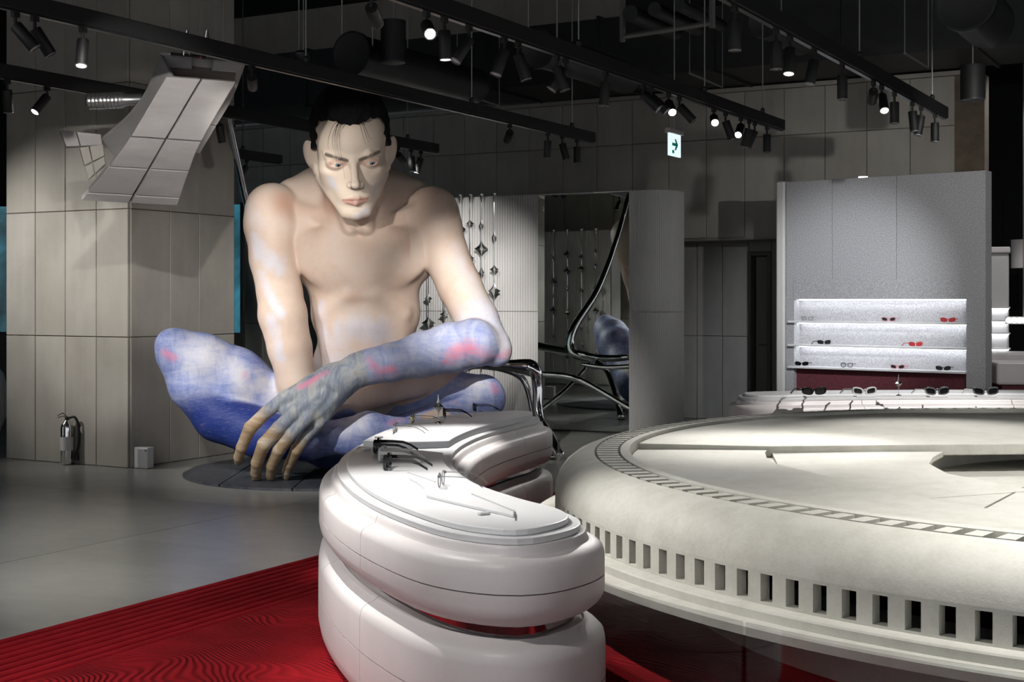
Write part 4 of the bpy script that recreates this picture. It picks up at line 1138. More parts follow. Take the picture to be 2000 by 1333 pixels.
# ---- star chains
M_STAR = flat('polished_star', (.80, .80, .80), .22, 1.0)
def star_mesh(h, w, name='star'):
    mb = MB(); rings = []
    for i in range(13):
        zz = -1 + 2 * i / 12; r = w * (1 - abs(zz)) ** 3.4 + .0022
        rings.append([(r * math.cos(math.pi / 4 * j) * (1 if j % 2 == 0 else .42), r * math.sin(math.pi / 4 * j) * (1 if j % 2 == 0 else .42), zz * h) for j in range(8)])
    mb.rings(rings)
    me = mb.mesh(name); me.materials.append(M_STAR); return me
STAR_L, STAR_S, STAR_T = star_mesh(.16, .085), star_mesh(.10, .055), star_mesh(.15, .035)
hook_me = MB().lathe([(.004, -.10), (.010, -.06), (.022, -.02), (.034, .0), (.034, .012)], 12).mesh('hook'); hook_me.materials.append(M_CHROME); sharp_by_angle(hook_me, 40)
def star_chain(a, b, label, seed, face=1, zlow=.7):
    rnd = random.Random(seed)
    e = empty('star_chain', B(a, b - face * .10, 0), RZ, label, 'ornament', 'chrome star chains hanging on the fluted panels')
    MB().tube([(0, 0, zlow), (0, 0, FT - .08)], .005, 6).build('rod', M_CHROME, e)
    link('hook', hook_me, None, e, (0, 0, FT + .015))
    z = FT - .32 - rnd.random() * .22
    while z > zlow + .1:
        me = rnd.choice((STAR_L, STAR_S, STAR_T, STAR_T))
        link('star', me, None, e, (0, 0, z), (0, 0, rnd.random() * .8))
        z -= .22 + rnd.random() * .30
    return e
for k, (px, lb) in enumerate(((845, 'chrome star chain seen between the torso and the arm, left one'), (876, 'chrome star chain seen between the torso and the arm, right one'), (906, 'chrome star chain just right of the arm'),
                              (926, 'second chrome star chain from the arm on the fluted wall'), (948, 'third chrome star chain from the arm, with a large star'), (973, 'rightmost chrome star chain on the fluted wall'))):
    star_chain(AB(on_b(px, 450, FB))[0], FB, lb, 11 + k * 7)
# the facing fluted wall that the mirror shows
def mirrored(px, py, Yv):
    q = P(px, py, Yv); return q - MU * (2 * (q - MC).dot(MU))
g0, g1 = mirrored(1020, 585, 26.5), mirrored(1192, 585, 25.5)
gz = math.atan2((g1 - g0).y, (g1 - g0).x); GL = (g1 - g0).length
gw = empty('fluted_partition', (g0.x, g0.y, 0), gz, 'white fluted wall left of the hall seen only in the mirror', 'partition')
sgn = 1 if (Matrix.Rotation(gz, 3, 'Z') @ Vector((0, 1, 0))).dot(MC - g0) < 0 else -1
for z0, z1 in ((0.02, zj - .003), (zj + .003, FT)):
    wall_strip([(x, sgn * y) for x, y in fluted(-.8, GL, 0, 0, 0, .036)], z0, z1, 'fluted_panel', gw, M_FLUTE)
MB().box(-.8, GL, min(sgn * .05, sgn * .4), max(sgn * .05, sgn * .4), 0, FT).build('core', M_FLUTE, gw)
for k in range(6):
    ch = star_chain(0, 0, ('first', 'second', 'third', 'fourth', 'fifth', 'sixth')[k] + ' chrome star chain from the left of those reflected in the mirror', 91 + k, face=1, zlow=.3)
    ch.location = Vector((g0.x, g0.y, 0)) + Matrix.Rotation(gz, 3, 'Z') @ Vector((.14 + GL / 6.3 * k, -sgn * .10, 0)); ch.rotation_euler = (0, 0, gz)
g3_, g4_ = mirrored(1010, 585, 27.8), mirrored(1300, 585, 26.3)
pn = empty('wall_side', (g3_.x, g3_.y, 0), math.atan2((g4_ - g3_).y, (g4_ - g3_).x), kind='structure')
GL2 = (g4_ - g3_).length
MB().box(0, GL2, min(0, sgn * .3), max(0, sgn * .3), 0, 5.9).build('core', M_GROUT, pn)
for k in range(6):
    for z0, z1 in ((0, 1.22), (1.22, 2.44), (2.44, 3.66), (3.66, 5.9)):
        pp = panel(pn, GL2 / 6 * (k + .5), 0, (z0 + z1) / 2, GL2 / 6, z1 - z0, .03, 0 if sgn > 0 else math.pi)
# ================================================================ hanging concrete sculpture
M_HANG = mottled('pale_concrete', (.33, .305, .295), (.43, .405, .395), 2.5, .7, .12, 30, .2, stretch=(1, 1, 4))
hs = empty('hanging_sculpture', P(310, 250, 10.406), 0, 'curved pale concrete slab sculpture hanging by hooks before the pillar', 'sculpture')
HO = P(310, 250, 10.406)
def slabgrid(corners_fn, u0, u1, v0, v1, th, name, mat, nu=2, nv=6, gap=.004):
    """a piece of a curved sheet f(u,v) given a thickness"""
    f = corners_fn
    def nrm(u, v):
        e = .01; a = f(min(u + e, 1), v) - f(max(u - e, 0), v); b = f(u, min(v + e, 1)) - f(u, max(v - e, 0))
        return a.cross(b).normalized()
    front = [[f(u0 + (u1 - u0) * i / nu, v0 + (v1 - v0) * j / nv) - HO for i in range(nu + 1)] for j in range(nv + 1)]
    back = [[front[j][i] + nrm(u0 + (u1 - u0) * i / nu, v0 + (v1 - v0) * j / nv) * th for i in range(nu + 1)] for j in range(nv + 1)]
    mb = MB()
    rings = []
    for j in range(nv + 1): rings.append(front[j] + back[j][::-1])
    mb.rings(rings)
    return mb.build(name, mat, hs, bevel=.006, autosmooth=40)
def quadpatch(rows):
    """rows of (left, right) points from top to bottom, smoothed"""
    Ls = catmull([r[0] for r in rows], 8); Rs = catmull([r[1] for r in rows], 8); n_ = len(Ls) - 1
    def f(u, v):
        x = v * n_; i = min(int(x), n_ - 1); q = x - i
        return Ls[i].lerp(Ls[i + 1], q).lerp(Rs[i].lerp(Rs[i + 1], q), u)
    return f
frontf = quadpatch([(P(325, 150, 10.105), P(461, 160, 10.277)), (P(255, 268, 10.191), P(393, 277, 10.363)), (P(213, 326, 10.320), P(369, 335, 10.492)), (P(158, 392, 10.578), P(346, 403, 10.750))])
gv = [0, .333, .667, .90, 1.0]
for i in range(2):
    for j in range(4):
        u0, u1 = (0, .487) if i == 0 else (.513, 1)
        slabgrid(frontf, u0, u1, gv[j] + (.004 if j else 0), gv[j + 1] - .004, .05, 'front_panel', M_HANG, 2, 4)
slabgrid(quadpatch([(P(326, 152, 10.148), P(460, 162, 10.320)), (P(257, 268, 10.251), P(392, 277, 10.423)), (P(215, 326, 10.380), P(368, 335, 10.552)), (P(168, 390, 10.638), P(345, 401, 10.810))]), .0, 1, 0.02, .98, .03, 'backing', mottled('dark_concrete', (.16, .14, .13), (.20, .18, .17), 3, .8), 4, 12)
backf = quadpatch([(P(312, 104, 10.535), P(482, 118, 10.707)), (P(285, 180, 10.621), P(455, 190, 10.793)), (P(245, 232, 10.707), P(420, 250, 10.836)), (P(198, 272, 10.793), P(390, 300, 10.922))])
for v0, v1 in ((0, .64), (.645, 1.0)): slabgrid(backf, 0, 1, v0, v1, .05, 'back_shell', M_HANG, 3, 8)
sidef = quadpatch([(P(312, 104, 10.535), P(336, 150, 10.191)), (P(285, 180, 10.621), P(300, 205, 10.277)), (P(245, 232, 10.707), P(268, 262, 10.320)), (P(198, 272, 10.793), P(225, 310, 10.406))])
slabgrid(sidef, 0, 1, 0, 1, .03, 'side_wall', M_HANG, 2, 10)
lip = quadpatch([(P(312, 104, 10.52), P(482, 118, 10.69)), (P(322, 130, 10.50), P(468, 142, 10.67))])
slabgrid(quadpatch([(P(330, 124, 10.56), P(462, 138, 10.73)), (P(330, 160, 10.50), P(455, 170, 10.67))]), 0, 1, 0, 1, .03, 'recess_back', flat('brown_recess', (.19, .155, .14), .8), 2, 2)
slabgrid(lip, 0, .36, 0, 1, .03, 'top_lip', M_HANG, 2, 2); slabgrid(lip, .62, 1, 0, 1, .03, 'top_lip', M_HANG, 2, 2)
finf = quadpatch([(P(118, 254, 10.621), P(197, 262, 10.750)), (P(130, 286, 10.621), P(200, 284, 10.750))])
slabgrid(finf, 0, .38, 0, 1, .06, 'fin_block', M_HANG, 2, 3); slabgrid(finf, .40, 1, 0, 1, .06, 'fin_block', M_HANG, 2, 3)
fin2 = quadpatch([(P(156, 288, 10.664), P(202, 282, 10.750)), (P(172, 352, 10.681), P(205, 320, 10.707))])
for u0, u1 in ((0, .38), (.41, 1)):
    for v0, v1 in ((0, .55), (.58, 1)): slabgrid(fin2, u0, u1, v0, v1, .04, 'fin_tile', M_PANEL, 2, 2)
# chrome gear and hooks on top
hk = P(385, 108, 10.492) - HO
MB().tube([hk + Vector((-.20, 0, .01)), hk + Vector((.20, .1, -.015))], .014, 8).build('chrome_bar', M_CHROME, hs, autosmooth=40)
for k in range(6):
    c_ = hk + Vector((-.17 + .066 * k, .03 * (k % 2), .03)); MB().lathe([(.004, 0), (.004, .05), (.014, .055), (.014, .07), (.003, .08)], 10, c=c_).build('peg', M_CHROME, hs, autosmooth=40)
for s in (-.075, .075):
    MB().tube(catmull([hk + Vector((s - .03, 0, 0)), hk + Vector((s - .012, 0, .14)), hk + Vector((s, 0, .20)), hk + Vector((s + .012, 0, .14)), hk + Vector((s + .03, 0, 0))], 5), .005, 6).build('loop_hook', M_CHROME, hs)
MB().tube([hk + Vector((-.06, 0, .0)), Vector((hk.x - .06, hk.y, 5.9 - HO.z))], .004, 6).build('wire', M_ROD, hs)
MB().tube([hk + Vector((.10, .3, .0)), Vector((hk.x + .10, hk.y + .3, 5.9 - HO.z))], .004, 6).build('wire', M_ROD, hs)
rc = P(173, 198, 10.750) - HO
pr = []
for k in range(9):
    pr += [(.062, .03 * k), (.066, .03 * k + .008), (.066, .03 * k + .020), (.062, .03 * k + .027)]
MB().lathe([(.03, -.02)] + pr + [(.045, .30), (.045, .42)], 20, Matrix.Rotation(math.radians(88), 3, 'Y'), rc).build('ribbed_cylinder', flat('brushed_steel', (.5, .5, .5), .25, .9), hs, autosmooth=40)

# ================================================================ chrome bench sculpture between statue and mirror
MP = B(0, FB, 0)
cb = empty('chrome_bench', Vector((-.9, 14.5, 0)), 0, 'flowing chrome tube bench behind the statue, before the mirror', 'bench')
CO = Vector((-.9, 14.5, 0))
def ctube(name, pts, rad, seg=14):
    path = catmull([Vector(p) - CO for p in pts], 10)
    m_ = len(rad) - 1; R_ = []
    for i in range(len(path)):
        x = i / (len(path) - 1) * m_; k = min(int(x), m_ - 1); R_.append(rad[k] + (rad[k + 1] - rad[k]) * (x - k))
    return MB().tube(path, R_, seg).build(name, M_CHROME, cb, smooth=True)
J = P(1042, 722, 14.15)
ctube('front_leg', [P(960, 712, 14.3), P(1000, 714, 14.2), J, P(1050, 760, 14.15), P(1052, 810, 14.1), P(1068, 850, 14.0), P(1095, 893, 13.75)], [.05, .055, .085, .06, .055, .05, .075, .05])
MB().lathe([(.0, .0), (.13, .0), (.12, .025), (.06, .06), (.0, .09)], 24, c=G(1078, 896) - CO + Vector((0, 0, .02))).build('foot', M_CHROME, cb, smooth=True)
ctube('inner_rail', [P(940, 716, 14.35), P(985, 722, 14.25), P(1020, 740, 14.2), P(1035, 780, 14.2), P(1042, 830, 14.2)], [.03, .035, .035, .03, .028])
ctube('side_pole', [P(443, 212, 14.1), P(455, 270, 14.3), P(482, 395, 14.6), P(520, 540, 14.75), P(590, 700, 14.8)], [.032, .034, .038, .045, .06])
ctube('back_pole', [mirrored(1236, 340, 20.3), mirrored(1225, 390, 20.2), mirrored(1200, 480, 20.0), mirrored(1165, 570, 19.8), mirrored(1122, 640, 19.65), mirrored(1113, 680, 19.6), mirrored(1135, 697, 19.55), mirrored(1180, 702, 19.5)], [.030, .034, .040, .050, .065, .075, .06, .045])
ctube('seat_rail', [P(590, 700, 14.8), mirrored(1120, 690, 19.6), mirrored(1175, 700, 19.5), mirrored(1230, 697, 19.4), P(930, 712, 14.35), J], [.06, .06, .05, .045, .05, .08])
ctube('seat_rail', [mirrored(1135, 712, 19.3), mirrored(1180, 718, 19.2), mirrored(1232, 716, 19.0)], [.03, .035, .035])
ctube('cross_strut', [mirrored(1155, 706, 19.5), mirrored(1130, 735, 19.4), mirrored(1095, 770, 19.2), mirrored(1052, 804, 19.0)], [.032, .032, .032, .032])
ctube('cross_strut', [mirrored(1054, 732, 19.0), mirrored(1110, 737, 18.9), mirrored(1150, 752, 18.8), mirrored(1230, 799, 18.4), mirrored(1262, 818, 18.3)], [.05, .048, .045, .04, .045])
ctube('rear_leg', [mirrored(1165, 708, 19.4), mirrored(1185, 725, 19.2), mirrored(1200, 765, 18.8), mirrored(1213, 818, 18.3)], [.042, .045, .042, .05])

# ================================================================ grey shelf wall at the right
ul = Vector((3.071, 15.5, 0)); ur = Vector((4.825, 14.085, 0)); UW = (ur - ul).length
uang = math.atan2((ur - ul).y, (ur - ul).x)
su = empty('shelf_wall', ul, uang, 'tall speckled grey shelf wall with three lit shelves of eyewear', 'shelf unit')
t = NT('speckled_felt'); w = t.coord('Object'); g = t.noise(w, 75, 3, .8); g2 = t.noise(w, 220, 2, .7)
t.set('Base Color', t.ramp(t.math('ADD', t.math('MULTIPLY', g, .6), t.math('MULTIPLY', g2, .4)), [(.40, (.27, .27, .28)), (.52, (.42, .42, .435)), (.62, (.56, .56, .575))])).set('Roughness', .9); t.bump(g, .15, .003)
M_FELT = t.m
t = NT('maroon_felt'); g = t.noise(t.coord('Object'), 60, 3, .7); t.set('Base Color', t.ramp(g, [(.35, (.10, .022, .030)), (.65, (.15, .035, .045))])).set('Roughness', .9); M_MAROON = t.m
UTOP = 2.915; n0, n1, nz0, nz1 = .10, UW - .20, .45, 1.60; ND = .15
# frame of the niche: side strips, seamed upper panels, base
MB().box(0, n0, 0, ND + .03, 0, nz1).build('side_strip', M_FELT, su); MB().box(n1, UW, 0, ND + .03, 0, nz1).build('side_strip', M_FELT, su)
sx_ = [0, .56, 1.30, UW]
for x0, x1 in zip(sx_[:-1], sx_[1:]): MB().box(x0 + .002, x1 - .002, 0, ND + .03, nz1, UTOP).build('upper_panel', M_FELT, su, bevel=.003)
MB().box(n0, n1, -.010, .0, nz1, nz1 + .22).build('valance', M_FELT, su)
MB().box(n0, n1, ND, ND + .03, .845, nz1).build('niche_back', M_FELT, su)
MB().box(n0, n1, .06, ND + .03, 0, .834).build('lower_panel', M_MAROON, su)
M_LED = flat('led_strip', (1, 1, 1), .5, emit=(.93, .95, 1.0), estr=13.0)
M_SHELF = flat('white_shelf', (.78, .78, .79), .35)
shelf_z = [1.36, 1.10, .855]
for z in shelf_z:
    MB().box(n0 - .05, n1 + .01, -.06, ND, z - .022, z).build('shelf', M_SHELF, su, bevel=.004)
for z in (1.60, 1.338, 1.078):
    MB().box(n0 + .02, n1 - .02, ND - .07, ND - .045, z - .010, z - .001).build('led_strip', M_LED, su)
MB().box(-.115, -.01, -.02, ND, 0, UTOP + .012).build('end_pilaster', M_FLUTE, su, bevel=.02)
MB().lathe([(.05, 0), (.05, .015)], 16, c=(.9, .05, UTOP)).build('top_lamp', flat('top_lamp', (1, 1, 1), .4, emit=(1, 1, 1), estr=3), su)

# ================================================================ eyeglasses
M_BLACKAC = flat('black_acetate', (.006, .006, .007), .12)
M_SILVER = flat('silver_wire', (.60, .60, .60), .15, 1.0)
M_GOLD = flat('gold_wire', (.62, .50, .22), .18, 1.0)
M_CLEAR = flat('frosted_acetate', (.62, .60, .60), .2)
M_REDAC = flat('red_acetate', (.45, .03, .03), .2)
M_PINKAC = flat('rose_acetate', (.55, .25, .27), .25)
t = NT('clear_lens'); t.n.remove(t.b)
a1 = t.new('ShaderNodeBsdfTransparent'); a1.inputs[0].default_value = (.86, .88, .88, 1); a2 = t.new('ShaderNodeBsdfGlossy'); a2.inputs['Roughness'].default_value = .03
mx = t.new('ShaderNodeMixShader'); mx.inputs[0].default_value = .12; t.l.new(a1.outputs[0], mx.inputs[1]); t.l.new(a2.outputs[0], mx.inputs[2]); t.l.new(mx.outputs[0], t.n['Material Output'].inputs[0])
M_LENSC = t.m
M_LENSD = flat('dark_lens', (.008, .008, .010), .08)
def glasses_proto(frame_mat, lens_mat, shape='round', rim=.0022, temple=.003, w=.052, h=.045, rimless=False):
    """front in the x-z plane facing -y, temples run to +y; z = 0 where it rests"""
    e = empty('eyeglasses')
    hw = w / 2; gap = .010
    def outl(cx, grow=0.0, n=20):
        pts = []
        for i in range(n):
            a = 2 * math.pi * i / n; c_, s_ = math.cos(a), math.sin(a)
            p_ = 2.0 if shape == 'round' else 3.2
            r_ = (abs(c_) ** p_ + abs(s_) ** p_) ** (-1 / p_)
            x = (hw + grow) * r_ * c_; z = (h / 2 + grow) * r_ * s_
            if shape == 'cat': z += .16 * x * (1 if cx > 0 else -1); z = z * (1 if z > 0 else .8)
            pts.append((cx + x, z + h / 2 + rim))
        return pts
    fm = MB()
    for s in (-1, 1):
        cx = s * (hw + gap)
        if not rimless:
            path = [Vector((x, 0, z)) for x, z in outl(cx)]
            rr = []
            for i, q in enumerate(path):
                d_ = (q - Vector((cx, 0, h / 2 + rim))).normalized()
                rr.append([q + d_ * rim + Vector((0, -rim, 0)), q + d_ * rim + Vector((0, rim, 0)), q - d_ * rim + Vector((0, rim, 0)), q - d_ * rim + Vector((0, -rim, 0))])
            rr.append(rr[0])
            fm.rings(rr, True, False, False)
    zt = h * .72
    fm.tube([(-gap, 0, zt), (0, -.003, zt + .004), (gap, 0, zt)], max(rim * .9, .0012), 6)
    for s in (-1, 1): fm.box(s * (2 * hw + gap) - .004, s * (2 * hw + gap) + .004, -rim, .006, zt + .002, zt + .010)
    fm.build('frame', frame_mat, e)
    for s in (-1, 1):
        o_ = outl(s * (hw + gap), -.0005); mb = MB(); mb.v += [Vector((x, 0, z)) for x, z in o_]; mb.f.append(tuple(range(len(o_)))); mb.build('lens', lens_mat, e)
        x = s * (2 * hw + gap)
        MB().tube([(x, .004, zt + .006), (x, .05, zt + .006), (x * .98, .095, zt + .003), (x * .95, .125, zt - .012), (x * .92, .145, .004)], [temple * 1.2, temple, temple, temple * 1.05, temple * 1.1], 6).build('temple', frame_mat, e) if temple < .0042 else MB().rings([[Vector((xx + q_ * .0022, yy, zz + w_)) for q_, w_ in ((-1, -hh), (1, -hh), (1, hh), (-1, hh))] for xx, yy, zz, hh in ((x, .002, zt + .004, .0062), (x, .05, zt + .004, .0052), (x * .98, .092, zt + .002, .0046), (x * .95, .120, zt - .008, .0044), (x * .93, .150, .006, .0042))]).build('temple', frame_mat, e)
    return e
protos = {
    'black_thick': glasses_proto(M_BLACKAC, M_LENSC, 'square', .0042, .0045),
    'clear_thick': glasses_proto(M_CLEAR, M_LENSC, 'square', .0042, .0045),
    'silver': glasses_proto(M_SILVER, M_LENSC, 'round', .0018, .0016, .048, .042),
    'gold': glasses_proto(M_GOLD, M_LENSC, 'round', .0018, .0016, .048, .042),
    'black_round': glasses_proto(M_BLACKAC, M_LENSD, 'round', .0034, .0034, .048, .044),
    'dark_silver': glasses_proto(M_DARKMETAL, M_LENSC, 'round', .0024, .0024, .046, .042),
    'rimless': glasses_proto(flat('thin_grey_wire', (.20, .20, .21), .3, .6), M_LENSC, 'round', .0012, .0012, .050, .046),
    'sun_black': glasses_proto(M_BLACKAC, M_LENSD, 'cat', .0035, .004, .054, .036),
    'sun_silver': glasses_proto(M_SILVER, M_LENSD, 'cat', .0040, .004, .054, .036),
    'sun_rose': glasses_proto(M_PINKAC, M_LENSD, 'cat', .0035, .004, .054, .036),
    'sun_red': glasses_proto(M_REDAC, M_REDAC, 'cat', .0035, .004, .054, .036),
    'sun_clear': glasses_proto(M_CLEAR, M_LENSD, 'cat', .0040, .004, .054, .036)}
used = set()
def glasses(kind, loc, rz, scale, label, group):
    o = protos[kind] if kind not in used else copy_tree(protos[kind]); used.add(kind)
    o.location = loc; o.rotation_euler = (0, 0, rz); o.scale = (scale,) * 3
    return tag(o, label, 'eyeglasses', group)
GS = 1.35; grp = 'eyeglasses on the crescent counter'
def gl_at(px, py, z): return G(px, py, z) + Vector((0, 0, 0))
side = math.radians(-82)                                # front turned to the left, temples running right
glasses('black_thick', gl_at(757, 916, .8005), math.radians(-95), GS, 'thick black glasses nearest the viewer of the two black pairs', grp)
glasses('clear_thick', gl_at(747, 901, .8005), math.radians(-95), GS, 'pale frosted glasses between the two thick black pairs', grp)
glasses('black_thick', gl_at(737, 884, .8005), math.radians(-95), GS, 'thick black glasses just before the raised plate', grp)
glasses('silver', gl_at(772, 846, .8185), math.radians(-94), GS * .95, 'thin silver wire glasses on the raised plate', grp)
glasses('gold', gl_at(806, 829, .8185), math.radians(-94), GS * .95, 'thin gold wire glasses on the raised plate', grp)
glasses('black_round', gl_at(868, 815, .8185), math.radians(-82), GS * .9, 'round black glasses beside the chrome star ornament', grp)
glasses('dark_silver', gl_at(927, 804, .8185), math.radians(-80), GS * .9, 'dark thin round glasses at the far end of the crescent counter', grp)
# glasses-shaped tray with the rimless pair
ty = empty('display_tray', G(900, 968, .8005), 0, 'white glasses-shaped tray set on the counter', 'tray')
TO = G(900, 968, .8005)
op = [(797, 926), (798, 937), (815, 946), (829, 958), (833, 973), (920, 994), (1003, 1012), (1005, 1000), (922, 968), (850, 944)]
MB().prism([tuple((G(x, y, .8005) - TO)[:2]) for x, y in op], 0, .012).build('tray_plate', M_PLATE, ty, bevel=.002)
rim_ = MB().tube([G(x, y, .8135) - TO for x, y in ((797, 924), (850, 942))], .0035, 6)
rim_.build('tray_edge', flat('grey_edge', (.42, .42, .43), .4), ty)
MB().tube([G(x, y, .8135) - TO for x, y in ((922, 966), (1004, 999), (1003, 1010))], .0035, 6).build('tray_edge', bpy.data.materials['grey_edge'], ty)
glasses('rimless', gl_at(862, 950, .814), math.radians(-97), GS * .95, 'thin wire glasses resting on the white tray', grp)
M_TAG = flat('clear_tag', (.72, .72, .73), .15)
for px, py, z, lb in ((740, 856, .8185, 'tiny clear tag at the front corner of the raised plate'), (716, 880, .8005, 'tiny clear tag left of the thick black glasses'), (945, 1006, .8005, 'small clear tag near the front end of the counter')):
    tg = MB().box(-.022, .022, -.012, .012, 0, .010).build('price_tag', M_TAG, None, G(px, py, z), (0, 0, .5), bevel=.003); tag(tg, lb, 'tag', 'clear tags on the crescent counter')
def star_stand(loc, sc, label):
    e = empty('star_ornament', loc, 0, label, 'ornament'); e.scale = (sc,) * 3
    link('star', star_mesh(.075, .034, 'star'), None, e, (0, 0, .095), (0, 0, .4))
    MB().lathe([(.022, 0), (.020, .004), (.003, .010), (.0025, .03)], 16).build('foot', M_CHROME, e, autosmooth=40)
star_stand(G(856, 826, .8185), 1.05, 'small chrome star ornament standing on the crescent counter')
star_stand(G(1755, 773, .8005), 1.05, 'small chrome star ornament on the far white counter')
g2 = 'sunglasses on the far white counter'
for px, kind, rz, lb in ((1590, 'sun_black', .25, 'black sunglasses at the left of the far white counter'), (1688, 'sun_clear', .25, 'pale-framed sunglasses left of the star ornament'), (1830, 'sun_silver', .25, 'silver sunglasses right of the star ornament'), (1925, 'sun_silver', .1, 'silver sunglasses at the right of the far counter')):
    loc = G(px, 776, .8005)
    st_ = MB().box(-.085, .085, -.03, .03, 0, .012).build('glasses_stand', M_TAG, None, loc, (0, 0, rz), bevel=.003)
    tag(st_, {1590: 'clear low stand under the black sunglasses', 1688: 'clear low stand under the pale sunglasses', 1830: 'clear low stand under the silver pair near the star', 1925: 'clear low stand under the rightmost silver pair'}[px], 'stand', 'clear stands on the far counter')
    glasses(kind, loc + Vector((0, 0, .0125)), rz, 1.6, lb, g2)
g3 = 'eyewear on the lit shelves'
su_m = Matrix.Translation(ul) @ Matrix.Rotation(uang, 4, 'Z')
for x, zi, kind, lb in ((.18, 2, 'sun_black', 'black sunglasses at the left of the bottom shelf'), (.72, 2, 'dark_silver', 'dark thin glasses second on the bottom shelf'), (1.30, 2, 'sun_rose', 'rose sunglasses third on the bottom shelf'), (1.80, 2, 'sun_black', 'black sunglasses at the right of the bottom shelf'),
                        (.45, 1, 'sun_black', 'black sunglasses standing alone at the left of the middle shelf'), (1.50, 1, 'sun_red', 'red sunglasses on the middle shelf'), (.25, 0, 'silver', 'thin silver glasses at the left of the top shelf'), (1.20, 0, 'sun_rose', 'rose glasses in the middle of the top shelf'), (1.85, 0, 'sun_red', 'red glasses at the right of the top shelf')):
    p_ = su_m @ Vector((x, .03, shelf_z[zi] + .0008))
    glasses(kind, p_, uang + (.9 if zi == 1 else .1), 1.15, lb, g3)

# ================================================================ fire extinguisher and floor box
fx = G(131, 908); e = empty('fire_extinguisher', fx, 0, 'chrome fire extinguisher with black hose standing by the pillar', 'fire extinguisher')
MB().lathe([(.0, .01), (.058, .01), (.062, .02), (.062, .36), (.055, .39), (.03, .415), (.022, .43)], 28).build('cylinder', M_CHROME, e, autosmooth=40)
MB().lathe([(.0635, .14), (.0635, .27)], 28, cap=False).build('paper_label', flat('paper_label', (.6, .6, .58), .6), e, autosmooth=40)
MB().lathe([(.022, .425), (.022, .455), (.012, .465)], 16).build('valve', M_DARKMETAL, e, autosmooth=40)
for dz_ in (0, .03): MB().tube([(-.02, 0, .46 + dz_), (.04, 0, .47 + dz_), (-.07, 0, .455 + dz_)][::2] if False else [(.01, 0, .455), (-.04, 0, .47 + dz_), (-.09, 0, .455 + dz_ * .6)], .007, 8).build('grip', M_CHROME, e)
MB().tube(catmull([(.015, 0, .45), (.08, -.02, .46), (.115, -.02, .38), (.12, -.02, .22), (.10, -.02, .12)], 8), .012, 10).build('hose', M_BLACK, e, autosmooth=50)
MB().lathe([(.012, .13), (.016, .10), (.022, .045)], 14, c=(.10, -.02, 0)).build('nozzle', M_BLACK, e, autosmooth=40)
bx = G(271, 914); e = empty('floor_box', bx, RZ + math.radians(4), 'small white metal box on the floor against the pillar', 'box')
bx.y
MB().box(-.005, .155, -.06, .03, .004, .20).build('housing', flat('white_metal_box', (.62, .62, .62), .45), e, bevel=.006)
MB().box(.04, .15, -.064, -.060, .015, .185).build('front_cover', flat('grey_metal_cover', (.36, .36, .36), .4), e, bevel=.002)
MB().lathe([(.007, 0), (.007, .006)], 12, Matrix.Rotation(math.pi / 2, 3, 'X'), (.135, -.064, .175)).build('lock', M_BLACK, e)

# ================================================================ things at the edges of view
# large screen behind the pillar
t = NT('screen_picture'); w = t.coord('Object'); f = t.noise(w, .8, 4, .6, .8); g = t.noise(t.mapping(w, (3, 1, 1)), 1.4, 4, .6)
c = t.ramp(f, [(.30, (.005, .02, .025)), (.48, (.02, .09, .12)), (.62, (.05, .24, .34)), (.75, (.18, .42, .52))])
t.set('Base Color', (.01, .01, .01, 1)).set('Emission Color', c).set('Emission Strength', .75).set('Roughness', .25)
M_SCREEN = t.m
s0, s1 = P(-260, 585, 17.2), P(470, 585, 16.6)
sc_e = empty('video_screen', (s0.x, s0.y, 0), math.atan2(s1.y - s0.y, s1.x - s0.x), 'large blue-green video screen behind the pillar', 'screen')
SL = (s1 - s0).length
MB().box(0, SL, 0, .06, 1.20, 2.74).build('display', M_SCREEN, sc_e)
MB().box(SL, SL + .03, -.02, .08, 0, 2.76).build('edge_frame', M_BLACK, sc_e); MB().box(0, SL, 0, .10, 0, 1.19).build('lower_panel', M_BLACK, sc_e)
# white rounded pod at the left edge
pc = G(-82, 876); e = empty('white_pod', pc, 0, 'large white rounded pod cut off by the left edge', 'pod')
MB().lathe([(.30, .0), (.32, .03), (.42, .16), (.50, .36), (.52, .56), (.46, .80), (.30, 1.0), (.10, 1.10), (.0, 1.12)], 40).build('shell', M_PLATE, e, smooth=True)
MB().lathe([(.28, .0), (.28, .03)], 40).build('base_ring', M_DARKMETAL, e)
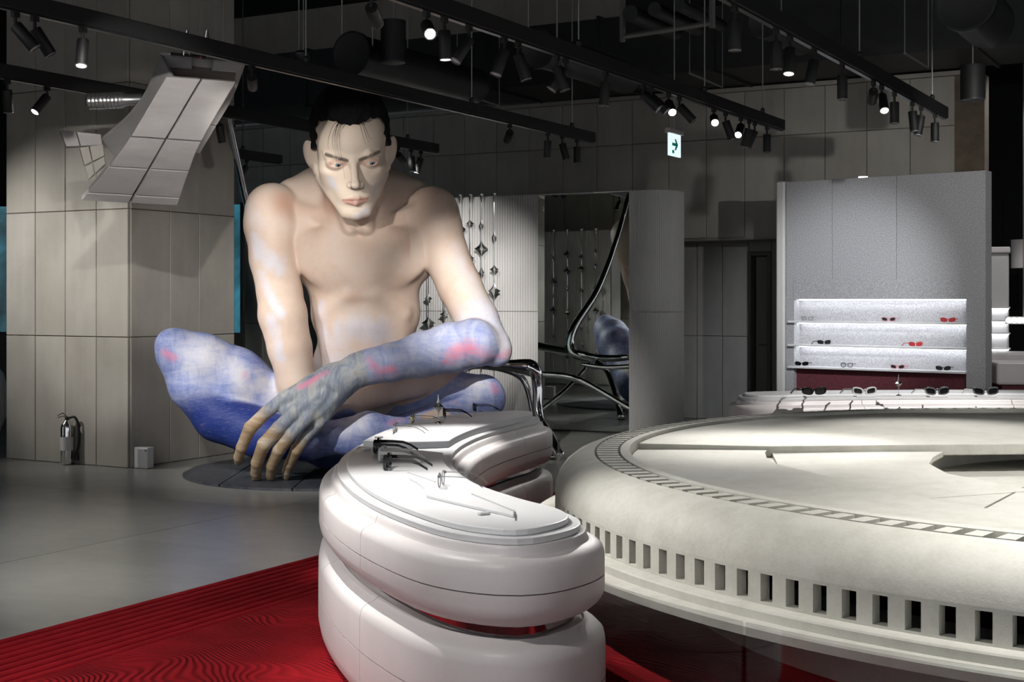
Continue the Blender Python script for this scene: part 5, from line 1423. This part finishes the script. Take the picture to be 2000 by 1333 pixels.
# beyond the shelf wall: the next room
fq = P(1952, 585, 20.0)
fu = empty('shelf_wall', (fq.x, fq.y, 0), math.radians(-20), 'distant pale shelf column with lit shelves in the next room', 'shelf unit')
MB().box(-.18, .13, 0, .4, 0, 2.27).build('column', M_FLUTE, fu, bevel=.03)
MB().box(-.20, .15, -.05, .42, 2.27, 2.36).build('capital', M_WHITE, fu, bevel=.02)
for z in (.90, 1.12, 1.30, 1.49):
    MB().box(-.20, .15, -.14, 0, z - .02, z).build('shelf', M_SHELF, fu)
    MB().box(-.18, .13, -.05, -.02, z - .03, z - .021).build('led_strip', M_LED, fu)
cy = P(2002, 524, 20.5); e = empty('drum_lamp', cy, 0, 'large white drum shade hanging in the next room', 'lamp')
MB().lathe([(.20, 0), (.20, .42)], 32).build('drum_shade', M_WHITE, e, autosmooth=40); MB().tube([(0, 0, .42), (0, 0, 5.9 - cy.z)], .01, 6).build('rod', M_ROD, e)
def block_counter(q, w_, d_, zt_, label):
    e = empty('block_counter', q, math.radians(-8), label, 'counter')
    MB().box(.04, w_, 0, d_, 0, zt_ - .34).build('base', M_WHITE, e, bevel=.02); MB().box(.07, w_ - .03, .03, d_ - .03, zt_ - .34, zt_ - .24).build('band', M_MAROON, e); MB().box(0, w_ + .04, -.04, d_ + .04, zt_ - .24, zt_).build('top_block', M_WHITE, e, bevel=.03)
block_counter(Vector((5.32, 15.2, 0)), .9, .7, .90, 'near white block counter with red-brown band right of the grey shelf wall')
block_counter(Vector((6.45, 19.2, 0)), 1.6, .6, .86, 'further white block counter at the right edge')
bl = empty('bulb_bar', P(1970, 626, 18.5), RZ, 'bright row of round bulbs at the right edge', 'lamp')
for k in range(6): MB().lathe([(.0, -.04), (.028, -.028), (.04, 0), (.028, .028), (.0, .04)], 14, c=(.07 * k, 0, 0)).build('bulb', flat('bulb_glow', (1, 1, 1), .4, emit=(1, 1, 1), estr=5) if k == 0 else bpy.data.materials['bulb_glow'], bl, smooth=True)
MB().box(-.05, .40, .03, .06, -.05, .05).build('bar', M_STRUT, bl)
MB().tube([(.18, .045, .05), (.18, .045, 5.9 - P(1970, 626, 18.5).z)], .006, 6).build('rod', M_ROD, bl)
# lamp in the next room
l = bpy.data.lights.new('next_room_lamp', 'SPOT'); l.energy = 250; l.spot_size = math.radians(100); l.shadow_soft_size = .1
o = bpy.data.objects.new('next_room_lamp', l); col.objects.link(o); o.location = (6.9, 17.0, 5.4)
